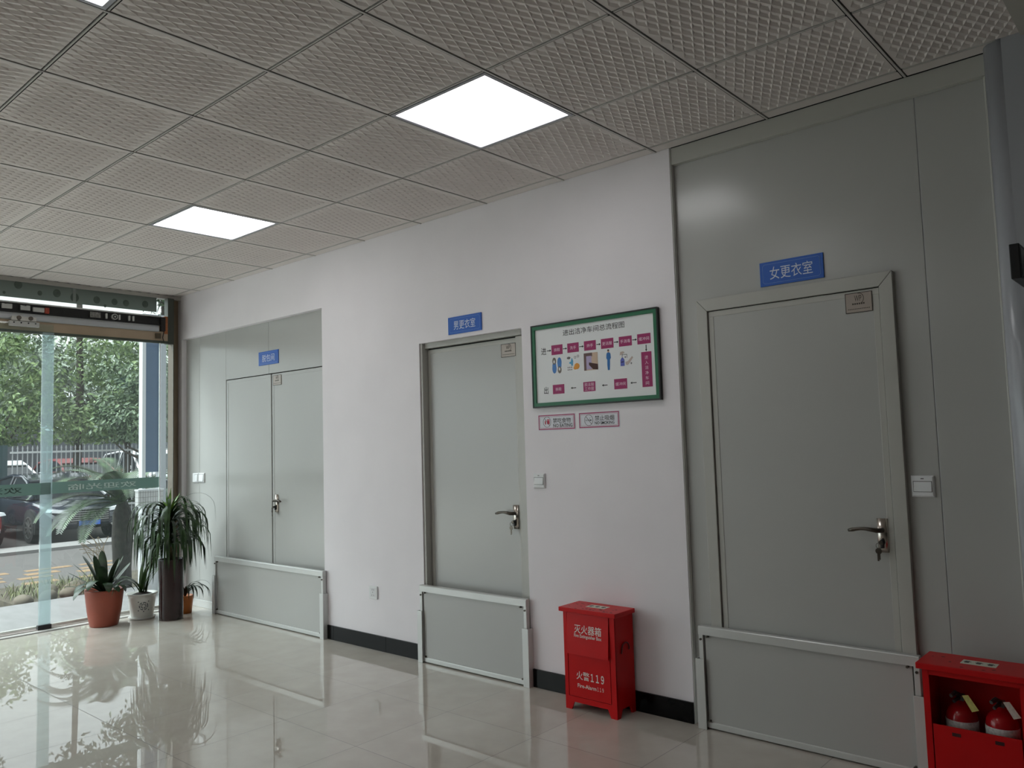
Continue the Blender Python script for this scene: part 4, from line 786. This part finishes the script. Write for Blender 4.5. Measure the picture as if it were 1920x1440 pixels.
obj('young_leaves', fo, leaf_mat('young_green', (64, 96, 34), (120, 156, 60)), t, smooth=True, label='bright green young leaves at the top')
# small plant hidden behind
cx, cy = -4.74, -0.17
t = thing('potted_lily', 'small dark plant in an orange pot tucked behind the tall vase in the corner', 'potted plant', (cx, cy, 0), 'potted plants by the glass front')
obj('pot', lathe(B(), [(0, 0), (0.055, 0), (0.07, 0.14), (0.07, 0.15), (0.064, 0.15), (0.06, 0.13), (0, 0.13)], 28, (cx, cy, 0)), M('orange_pot', (186, 104, 40), 0.4, noise=0.15, nscale=8), t, smooth=True)
fo = B()
for k in range(22):
    az = rnd.uniform(-1.2, 1.9); arch_leaf(fo, (cx, cy, 0.13), az, rnd.uniform(0.26, 0.38) * (0.75 if az > 1.2 else 1), rnd.uniform(1.1, 1.5), rnd.uniform(3.0, 4.6), 0.0095, 12)
obj('foliage', fo, leaf_mat('lily_green', (24, 34, 22), (48, 64, 38)), t, smooth=True)

# ------------------------------------------------------------------ outside
GZ = -0.43
YARD = -0.16
marble = M('pale_paving', (122, 120, 120), 0.45, noise=0.12, nscale=3.5, stretch=(1, 3, 1))
tag(obj('pavement', bx(-6.72, XG + 0.03, -2.6, 9, -0.6, -0.03), marble), 'pale stone paving just outside the glass door', 'pavement', kind='structure')
tag(obj('road', bx(-15.0, -6.72, -14, 26, -0.6, GZ), M('asphalt', (76, 72, 70), 0.85, noise=0.1, nscale=1.3)), 'grey road outside the glass front', 'road', kind='structure')
tag(obj('bounce_slab', bx(-13, XG + 0.03, -16, -2.6, -0.6, -0.025), M('bounce_slab_pale', (214, 210, 204), 0.8, noise=0.05, nscale=1.5)), 'unseen pale slab left of the view, added to bounce daylight indoors', 'pavement', kind='structure')  # added out of view so bounced daylight reaches the ceiling and upper wall
tag(obj('ground', bx(-60, -15.0, -30, 50, -0.7, GZ - 0.005), M('parking_paving', (58, 54, 52), 0.85, noise=0.2, nscale=2.5)), 'dark paved parking ground across the road', 'ground', kind='structure')
tag(obj('kerb', bx(-15.9, -15.0, -14, 26, -0.6, GZ + 0.06), M('kerb_stone', (120, 118, 116), 0.8, noise=0.06, nscale=2)), 'pale kerb along the far side of the road', 'kerb', kind='structure')
b = B(); rnd = random.Random(9)
for k in range(7):
    xx = -9.4 - k * 0.5 + rnd.uniform(-.1, .1); y0 = -1.6 + k * 0.16
    for q in range(4):
        ya = y0 + q * 0.8 + rnd.uniform(-.05, .05); box(b, xx - 0.06 - 0.1 * rnd.random(), xx + 0.1, ya, ya + rnd.uniform(0.4, 0.68), GZ, GZ + 0.004)
tag(obj('road_marking', b, M('worn_yellow_paint', (122, 98, 70), 0.8, noise=0.12, nscale=6)), 'worn yellowish road markings', 'road marking', kind='structure')
# stones and grass edging
sm = M('garden_stone', (92, 84, 72), 0.9, noise=0.3, nscale=9, bump=0.5, bscale=20)
for k, (xx, yy, r, lb) in enumerate(((-7.32, -0.62, 0.1, 'flat dark stone at the left end of the edging'), (-7.35, -0.38, 0.09, 'rounded stone left of the middle of the edging'), (-7.36, -0.15, 0.1, 'tan stone in the middle of the edging'), (-7.4, 0.1, 0.1, 'grey stone at the right end of the edging'), (-7.62, -0.3, 0.11, 'stone in the back row of the edging, left'), (-7.66, 0.0, 0.11, 'stone in the back row of the edging, right'), (-7.75, 0.42, 0.11, 'large stone at the foot of the sago palm'))):
    b = B(); bmesh.ops.create_icosphere(b, subdivisions=3, radius=r); rr = random.Random(k)
    off = Vector((rr.uniform(0, 9), rr.uniform(0, 9), 0))
    from mathutils import noise as mn
    for v in b.verts:
        v.co *= 1 + 0.35 * mn.noise(v.co * 7 + off); v.co.z *= 0.75; v.co += Vector((xx, yy, -0.1))
    tag(obj('garden_stone', b, sm, smooth=True), lb, 'stone', 'edging stones of the planting bed')
tag(obj('planting_bed', bx(-8.7, -7.25, -0.7, 1.9, GZ, -0.13), M('bed_soil', (66, 60, 46), 0.95, noise=0.4, nscale=8)), 'raised soil bed beyond the paving', 'planting bed', kind='structure')
g = B(); rnd = random.Random(4)
for k in range(420):
    p = (rnd.uniform(-8.3, -7.4), rnd.uniform(-0.65, 0.5), -0.13); arch_leaf(g, p, rnd.uniform(0, 6.3), rnd.uniform(0.07, 0.2), rnd.uniform(0.9, 1.5), rnd.uniform(0.5, 2), 0.004, 4)
tag(obj('grass', g, leaf_mat('bed_grass', (66, 74, 36), (112, 118, 62), 0.6), smooth=True), 'short grass between the edging stones', 'grass', kind='stuff')
# sago palm
px, py = -7.3, 0.36
t = thing('sago_palm', 'sago palm with long feathery fronds outside the glass', 'palm', (px, py, -0.13))
b = lathe(B(), [(0.0, -0.13), (0.105, -0.13), (0.095, 0.1), (0.11, 0.45), (0.1, 0.72), (0.05, 0.85), (0, 0.86)], 16, (px, py, 0))
obj('trunk', b, M('palm_trunk', (46, 42, 36), 0.95, noise=0.45, nscale=18, bump=1.0, bscale=16), t, smooth=True)
fr = B(); rnd = random.Random(13)
def frond(bm, base, az, ln, rise, droop, leaflet, n=46):
    p = Vector(base); a = rise; d0 = Vector((math.cos(az), math.sin(az), 0)); s = Vector((-math.sin(az), math.cos(az), 0)); st = ln / n; spine = []
    for i in range(n):
        spine.append(p.copy()); d = d0 * math.cos(a) + Vector((0, 0, math.sin(a))); p = p + d * st; u = i / n
        nn = s.cross(d)
        lw = leaflet * (0.5 + 0.5 * min(1, u * 5)) * (1 - 0.75 * max(0, u - 0.6) / 0.4)
        if i > 1:
            for sg in (-1, 1):
                tip = p + s * sg * lw * 0.85 + d * lw * 0.55 + nn * (-0.12 * lw) ; w_ = d * 0.0095
                q = p + (tip - p) * 0.5 - nn * 0.0
                v = [bm.verts.new(t_) for t_ in (p - w_ * 0.6, p + w_ * 0.6, q + w_, tip, q - w_)]; bm.faces.new(v)
        a -= droop / n * (0.5 + u)
    tube(bm, spine, [0.010 * (1 - 0.8 * i / n) for i in range(n)], 5)
for az, ln, rise, dr in ((-1.55, 1.0, 0.5, 1.6), (-1.7, 1.05, 0.8, 1.7), (-1.3, 0.95, 0.9, 1.6), (-1.1, 1.0, 0.35, 1.5), (-1.9, 1.0, 1.15, 1.8), (-0.8, 0.9, 1.1, 1.9), (-0.3, 0.85, 0.9, 1.9), (0.3, 0.85, 0.7, 1.9), (0.9, 0.9, 1.0, 1.8), (1.5, 0.95, 0.8, 1.6), (2.1, 1.0, 1.0, 1.6), (2.7, 1.0, 0.9, 1.6), (3.2, 1.0, 1.2, 1.6), (-2.4, 1.0, 1.0, 1.6), (-2.8, 1.0, 0.7, 1.5), (-1.45, 0.9, 0.2, 1.3), (-0.9, 0.9, 0.15, 1.4), (1.2, 0.9, 0.3, 1.4)):
    frond(fr, (px, py, 0.83), az, ln, rise, dr, 0.17)
obj('fronds', fr, leaf_mat('palm_green', (28, 44, 26), (66, 90, 54), 0.45), t)
b = B()
for k in range(14): tube(b, [(px - 0.02, py - 0.25, -0.13), (px - 0.02 + rnd.uniform(-.05, .05), py - 0.25 + rnd.uniform(-.08, .08), 0.15 + 0.25 * rnd.random()), (px + rnd.uniform(-.12, .12), py - 0.27 + rnd.uniform(-.2, .15), 0.3 + 0.25 * rnd.random())], 0.004, 5)
tag(obj('twiggy_shrub', b, M('dry_twig', (150, 134, 112), 0.8)), 'dry twiggy shrub at the foot of the sago palm', 'shrub')
# sign pillar by the building corner
sp = thing('sign_pillar', 'white framed blue sign pillar outside the right end of the glass', 'sign pillar', (-6.0, 0.1, -0.03))
obj('post', bx(-6.06, -5.98, 0.0, 0.034, -0.03, 2.8), M('pillar_white', (176, 178, 180), 0.4), sp)
obj('blue_panel', bx(-6.03, -6.0, 0.034, 0.175, 1.2, 2.8), M('pillar_blue', (44, 70, 98), 0.35, noise=0.08, nscale=3), sp, label='dark blue panel')
obj('second_post', bx(-6.06, -5.98, 0.175, 0.24, -0.03, 2.8), M('pillar_grey', (138, 142, 146), 0.35), sp)
obj('lower_panel', bx(-6.03, -6.0, 0.034, 0.175, -0.03, 0.84), M('pillar_white', (176, 178, 180), 0.4), sp)
t = thing('tiled_box', 'white tiled box on the outside pillar, seen above the drooping plant', 'tiled box', (-5.95, 0.05, 0.86))
def tile_grid_mat():
    ma = M('white_mosaic', (214, 214, 212), 0.3); tt = ma.node_tree; b = tt.nodes['Principled BSDF']; co = tt.nodes.new('ShaderNodeTexCoord'); mp = tt.nodes.new('ShaderNodeMapping'); mp.inputs['Rotation'].default_value = (0, PI / 2, PI / 2)
    br = tt.nodes.new('ShaderNodeTexBrick'); br.offset = 0; br.inputs['Scale'].default_value = 1; br.inputs['Brick Width'].default_value = 0.025; br.inputs['Row Height'].default_value = 0.048; br.inputs['Mortar Size'].default_value = 0.002
    br.inputs['Color1'].default_value = lin((158, 158, 157)); br.inputs['Color2'].default_value = lin((148, 148, 147)); br.inputs['Mortar'].default_value = lin((88, 86, 84))
    sx = tt.nodes.new('ShaderNodeSeparateXYZ'); cb = tt.nodes.new('ShaderNodeCombineXYZ'); tt.links.new(co.outputs['Object'], sx.inputs[0]); tt.links.new(sx.outputs['Y'], cb.inputs['X']); tt.links.new(sx.outputs['Z'], cb.inputs['Y'])
    tt.links.new(cb.outputs[0], br.inputs['Vector']); tt.links.new(br.outputs['Color'], b.inputs['Base Color']); return ma
obj('tiled_face', bx(-5.975, -5.90, -0.07, 0.175, 0.87, 1.02), tile_grid_mat(), t)
obj('cap', bx(-5.98, -5.89, -0.075, 0.18, 1.02, 1.035), M('pillar_white', (176, 178, 180), 0.4), t)
# fence and wall behind it
ft = thing('railing_fence', 'pale metal picket fence behind the parked cars', 'fence', (-21, 4.5, GZ))
b = B()
for k in range(74):
    yy = 3.3 + k * 0.115; box(b, -21.01, -20.99, yy - 0.012, yy + 0.012, GZ, 1.62); prism(b, [(yy - 0.02, 1.62), (yy, 1.70), (yy + 0.02, 1.62)], 0, -21.012, -20.988)
obj('pickets', b, M('fence_grey', (176, 178, 180), 0.5, metal=0.2), ft)
for z in (1.5, 0.0): obj('rail', bx(-21.03, -20.97, 3.25, 11.8, z, z + 0.05), M('fence_rail', (196, 198, 198), 0.5), ft)
tag(obj('wall_outside', bx(-28.4, -28.2, -4, 20, YARD, 2.3), M('far_grey_wall', (92, 96, 102), 0.8, noise=0.15, nscale=1.2)), 'grey yard wall behind the fence', 'wall', kind='structure')
tag(obj('green_hoarding', bx(-21.2, -21.1, 0.3, 3.22, GZ, 1.72), M('hoarding_green', (46, 70, 74), 0.6)), 'dark green hoarding panel at the left end of the fence', 'hoarding')
# cars
tag(obj('ground_yard', bx(-30, -21.6, -4, 20, GZ, YARD), M('yard_concrete', (70, 70, 70), 0.8, noise=0.1, nscale=2)), 'raised concrete yard behind the fence', 'ground', kind='structure')
def car(name, label, pos, heading, paint, s=1.0, suv=False, plate=True, group=None):
    t = thing(name, label, 'car', (0, 0, 0), group); hb = 0.10 if suv else 0.0; roof = 1.66 if suv else 1.45
    lo = [(-2.32, 0.45, 0.70, 0.62), (-2.25, 0.28, 0.98, 0.80), (-1.9, 0.22, 1.03, 0.89), (-1.0, 0.2, 1.0, 0.92), (0, 0.2, 0.97, 0.92), (0.9, 0.2, 0.96, 0.92), (1.5, 0.22, 0.90, 0.90), (1.95, 0.24, 0.82, 0.84), (2.25, 0.28, 0.70, 0.72), (2.36, 0.40, 0.58, 0.60)]
    b = B(); rings = []
    for x, z0, z1, hw in lo:
        z1 += hb; zm = z0 + (z1 - z0) * 0.55
        sec = [(-hw * 0.93, z0), (-hw, z0 + 0.12), (-hw * 1.0, zm), (-hw * 0.95, z1 - 0.05), (-hw * 0.86, z1), (0, z1 + 0.03), (hw * 0.86, z1), (hw * 0.95, z1 - 0.05), (hw, zm), (hw, z0 + 0.12), (hw * 0.93, z0)]
        rings.append([b.verts.new((x, yy, zz)) for yy, zz in sec])
    for r0, r1 in zip(rings, rings[1:]):
        for k in range(len(r0)): b.faces.new((r0[k], r0[(k + 1) % len(r0)], r1[(k + 1) % len(r0)], r1[k]))
    b.faces.new(rings[0]); b.faces.new(rings[-1][::-1])
    o = obj('body', b, paint, t, smooth=True); sd = o.modifiers.new('s', 'SUBSURF'); sd.levels = 1; sd.render_levels = 2
    back = -2.05 if suv else -1.75
    cab = [(back, 0.98 + hb, 0.02, 0.80), (back + 0.35, roof - 0.1, 0, 0.66), (-0.6, roof, 0, 0.64), (0.15, roof - 0.02, 0, 0.63), (0.55, roof - 0.14, 0, 0.66), (1.25, 0.95 + hb, 0, 0.78)]
    b = B(); R0 = []
    for x, z, _, hw in cab: R0.append([b.verts.new((x, -0.85, 0.94 + hb)), b.verts.new((x, -hw, z)), b.verts.new((x, hw, z)), b.verts.new((x, 0.85, 0.94 + hb))])
    for r0, r1 in zip(R0, R0[1:]):
        for k in range(3): b.faces.new((r0[k], r0[k + 1], r1[k + 1], r1[k]))
    b.faces.new(R0[0]); b.faces.new(R0[-1][::-1])
    obj('glasshouse', b, M('car_glass', (22, 26, 30), 0.08), t, label='dark windows')
    b = B(); P = [(back + 0.3, roof - 0.1), (-0.6, roof + 0.012), (0.15, roof - 0.006), (0.56, roof - 0.13)]
    for sg in (-1, 1):
        tube(b, [(back, 0.82 * sg, 0.98 + hb), (back + 0.35, 0.67 * sg, roof - 0.09), (-0.6, 0.65 * sg, roof), (0.15, 0.64 * sg, roof - 0.02), (0.55, 0.67 * sg, roof - 0.14), (1.25, 0.79 * sg, 0.95 + hb)], 0.035, 6)
        tube(b, [(-0.35, 0.85 * sg, 0.95 + hb), (-0.4, 0.65 * sg, roof)], 0.03, 6)
    for (xa, za), (xb, zb_) in zip(P, P[1:]):
        v = [b.verts.new(q) for q in ((xa, -0.64, za), (xb, -0.64, zb_), (xb, 0.64, zb_), (xa, 0.64, za), (xa, -0.64, za + 0.03), (xb, -0.64, zb_ + 0.03), (xb, 0.64, zb_ + 0.03), (xa, 0.64, za + 0.03))]
        for f in ((3, 2, 1, 0), (4, 5, 6, 7), (0, 1, 5, 4), (1, 2, 6, 5), (2, 3, 7, 6), (3, 0, 4, 7)): b.faces.new([v[i] for i in f])
    obj('roof', b, paint, t, smooth=False)
    rub = M('tyre_rubber', (24, 24, 25), 0.8); rim = M('wheel_rim', (150, 148, 146), 0.3, metal=0.8)
    for x in (1.42, -1.35):
        for sg in (-1, 1):
            b = B(); n = 28; y0, y1 = 0.72 * sg, 0.915 * sg
            for (ra, ya), (rb, yb_) in (((0.23, y0), (0.33, y0)), ((0.33, y0), (0.335, (y0 + y1) / 2)), ((0.335, (y0 + y1) / 2), (0.33, y1)), ((0.33, y1), (0.235, y1))):
                A = [b.verts.new((x + ra * math.cos(2 * PI * k / n), ya, 0.335 + ra * math.sin(2 * PI * k / n))) for k in range(n)]; D = [b.verts.new((x + rb * math.cos(2 * PI * k / n), yb_, 0.335 + rb * math.sin(2 * PI * k / n))) for k in range(n)]
                for k in range(n): b.faces.new((A[k], A[(k + 1) % n], D[(k + 1) % n], D[k]))
            wh = obj('wheel', b, rub, t, smooth=True)
            b = B()
            for k in range(10):
                a = 2 * PI * k / 10; c_, s_ = math.cos(a), math.sin(a); pts = [(x + 0.04 * c_ - 0.022 * s_, 0.335 + 0.04 * s_ + 0.022 * c_), (x + 0.225 * c_ - 0.016 * s_, 0.335 + 0.225 * s_ + 0.016 * c_), (x + 0.225 * c_ + 0.016 * s_, 0.335 + 0.225 * s_ - 0.016 * c_), (x + 0.04 * c_ + 0.022 * s_, 0.335 + 0.04 * s_ - 0.022 * c_)]
                prism(b, pts, 1, y1 - 0.02 * sg, y1 + 0.004 * sg)
            disc(b, x, 0.335, 0.06, y1 - 0.03 * sg, y1 + 0.006 * sg, 16)
            for k in range(24):
                a, c = 2 * PI * k / 24, 2 * PI * (k + 1) / 24
                prism(b, [(x + r * math.cos(q), 0.335 + r * math.sin(q)) for r, q in ((0.215, a), (0.24, a), (0.24, c), (0.215, c))], 1, y1 - 0.03 * sg, y1 + 0.004 * sg)
            obj('rim', b, rim, wh)
            b = B(); disc(b, x, 0.335, 0.235, y1 - 0.12 * sg, y1 - 0.1 * sg, 24); obj('brake', b, slot_dark, wh)
            b = B(); k_ = 16; prism(b, [(x + 0.40 * math.cos(PI * i / k_), 0.335 + 0.40 * math.sin(PI * i / k_)) for i in range(k_ + 1)] + [(x - 0.37, 0.2), (x + 0.37, 0.2)], 1, 0.70 * sg, 0.905 * sg) ; obj('wheel_arch', b, M('arch_black', (14, 14, 15), 0.9), t)
    hl = M('headlight', (232, 236, 240), 0.1)
    for sg in (-1, 1):
        b = B(); prism(b, [(0.36 * sg, 0.70 + hb), (0.74 * sg, 0.74 + hb), (0.78 * sg, 0.68 + hb), (0.42 * sg, 0.635 + hb)], 0, 2.05, 2.33); obj('headlight', b, hl, t)
        b = B(); prism(b, [(0.45 * sg, 0.36), (0.68 * sg, 0.42), (0.68 * sg, 0.34), (0.5 * sg, 0.30)], 0, 2.1, 2.34); obj('fog_lamp_trim', b, M('car_chrome', (210, 210, 210), 0.15, metal=1.0), t)
        b = B(); box(b, 0.75, 0.95, 0.9 * sg if sg > 0 else -1.06, 1.06 if sg > 0 else -0.9, 0.98 + hb, 1.10 + hb); obj('mirror', b, paint, t, bevel=0.03)
    b = B()
    for k in range(5): box(b, 2.28, 2.375, -0.4, 0.4, 0.47 + k * 0.045 + hb * 0.6, 0.485 + k * 0.045 + hb * 0.6)
    obj('grille', b, M('car_chrome', (210, 210, 210), 0.15, metal=1.0), t); obj('grille_back', bx(2.2, 2.36, -0.42, 0.42, 0.44, 0.70), slot_dark, t)
    if plate: obj('licence_plate', bx(2.37, 2.385, -0.22, 0.22, 0.36, 0.46), M('plate_blue', (46, 92, 186), 0.4), t, label='blue licence plate')
    t.scale = (s, s, s); t.rotation_euler = (0, 0, heading); t.location = pos
    return t
navy = M('car_navy', (30, 34, 46), 0.12, coat=1.0); redp = M('car_red', (150, 20, 26), 0.15, coat=1.0); whitep = M('car_white', (226, 228, 230), 0.2, coat=1.0)
car('dark_car', 'dark sedan parked across the road facing the glass front', (-18.4, 3.33, GZ), 0.0, navy, s=0.97)
car('red_car', 'red car parked left of the dark sedan, mostly out of view', (-18.5, 1.0, GZ), 0.0, redp)
car('white_suv', 'white car behind the fence at right, partly hidden by leaves', (-25.4, 8.66, YARD), 0.0, whitep, suv=True, plate=False)
car('red_hatchback', 'red and white car behind the fence beside the white car', (-25.4, 6.45, YARD), 0.0, M('car_bright_red', (118, 54, 56), 0.35), plate=False)
car('white_car', 'white car behind the fence at the left', (-25.4, 4.17, YARD), 0.0, whitep, plate=False)
# trees
def tree(x, y, h, r, zc, label, cols, n, lsz, seed, trunk_r=0.1, lean=0.0, group='trees across the road'):
    t = thing('tree', label, 'tree', (x, y, GZ), group); rd = random.Random(seed)
    ct = [(x, y, GZ), (x + lean * 0.3, y + 0.1, GZ + h * 0.35), (x + lean, y, GZ + zc + 0.3 * (h - zc))]
    b = tube(B(), ct, [trunk_r, trunk_r * 0.8, trunk_r * 0.4], 8)
    for k in range(9):
        a = rd.uniform(0, 6.3); z0 = GZ + zc - rd.uniform(0.3, 1.3); e = Vector((x + lean + r * 0.7 * math.cos(a), y + r * 0.7 * math.sin(a), z0 + rd.uniform(0.5, 1.4)))
        tube(b, [(x + lean * 0.5, y, z0), ((x + lean * 0.5 + e.x) / 2, (y + e.y) / 2, z0 + 0.2), e], [trunk_r * 0.4, trunk_r * 0.25, 0.01], 6)
    obj('trunk', b, M('bark', (62, 54, 46), 0.95, noise=0.35, nscale=6, bump=0.6, bscale=12), t)
    vs, fs = [], []
    cl = []
    for k in range(46):
        while True:
            q = Vector((rd.uniform(-1, 1), rd.uniform(-1, 1), rd.uniform(-1, 1)))
            if 0.25 < q.length < 1: break
        cl.append((Vector((x + lean + q.x * r, y + q.y * r, GZ + zc + q.z * (h - zc))), rd.uniform(0.22, 0.42) * r))
    for k in range(n):
        c, cr_ = cl[k % len(cl)]
        q = Vector((rd.gauss(0, 1), rd.gauss(0, 1), rd.gauss(0, 0.75))); q = q.normalized() * cr_ * rd.uniform(0.55, 1.1); p = c + q
        if p.z < 1.74: continue
        nrm = (q.normalized() + Vector((rd.uniform(-.8, .8), rd.uniform(-.8, .8), rd.uniform(-.2, 1.0)))).normalized(); u = nrm.orthogonal().normalized(); u = Matrix.Rotation(rd.uniform(0, 6.3), 3, nrm) @ u; v = nrm.cross(u); s_ = lsz * rd.uniform(0.6, 1.4)
        i0 = len(vs); vs += [p - u * s_, p + v * s_ * 0.45 + nrm * s_ * 0.1, p + u * s_, p - v * s_ * 0.45 + nrm * s_ * 0.1]; fs.append((i0, i0 + 1, i0 + 2, i0 + 3))
    me = bpy.data.meshes.new('crown'); me.from_pydata([v - t.location for v in vs], [], fs); o = bpy.data.objects.new('crown', me); C.objects.link(o); o.parent = t
    me.materials.append(leaf_mat('tree_leaves_%s' % cols[0], cols[1], cols[2], 0.5)); return t
A_ = ('a', (72, 98, 54), (142, 164, 104)); B_ = ('b', (104, 120, 100), (168, 180, 158)); D_ = ('c', (46, 66, 46), (104, 126, 88))
tree(-22.6, 3.2, 5.3, 1.6, 3.3, 'light green tree at the left edge beyond the glass', A_, 6200, 0.085, 1)
tree(-22.7, 5.42, 11.0, 1.5, 9.2, 'tall tree with a straight bare trunk rising above the others', D_, 3600, 0.1, 3, 0.13)
tree(-22.1, 6.55, 5.35, 1.75, 3.3, 'full bright green tree behind the fence, right of the tall trunk', A_, 8500, 0.085, 4)
tree(-19.4, 5.85, 4.6, 1.15, 2.9, 'dark leaved tree nearest the white sign pillar, in front of the fence', D_, 5200, 0.07, 5)
tree(-22.8, 10.6, 5.5, 1.7, 3.4, 'dark tree at the far right hidden mostly by the pillar', D_, 3000, 0.1, 9)
tree(-31.6, 5.0, 7.2, 2.3, 4.4, 'pale grey green tree beyond the yard wall at the left', B_, 6400, 0.13, 2)
tree(-31.6, 9.8, 7.2, 2.3, 4.4, 'broad pale tree beyond the yard wall at the right', B_, 6400, 0.13, 6)
tree(-36.6, 7.4, 8.0, 2.4, 4.8, 'dark tree standing farthest back, seen between the pale ones', D_, 5200, 0.14, 8)
tree(-22.9, 8.0, 9.5, 1.5, 7.9, 'slim tall tree with a high crown near the sign pillar', D_, 3600, 0.1, 12, 0.09)
tree(-23.0, 2.2, 9.6, 1.6, 7.9, 'slim tall tree with a high crown at the far left', D_, 3600, 0.1, 14, 0.09)
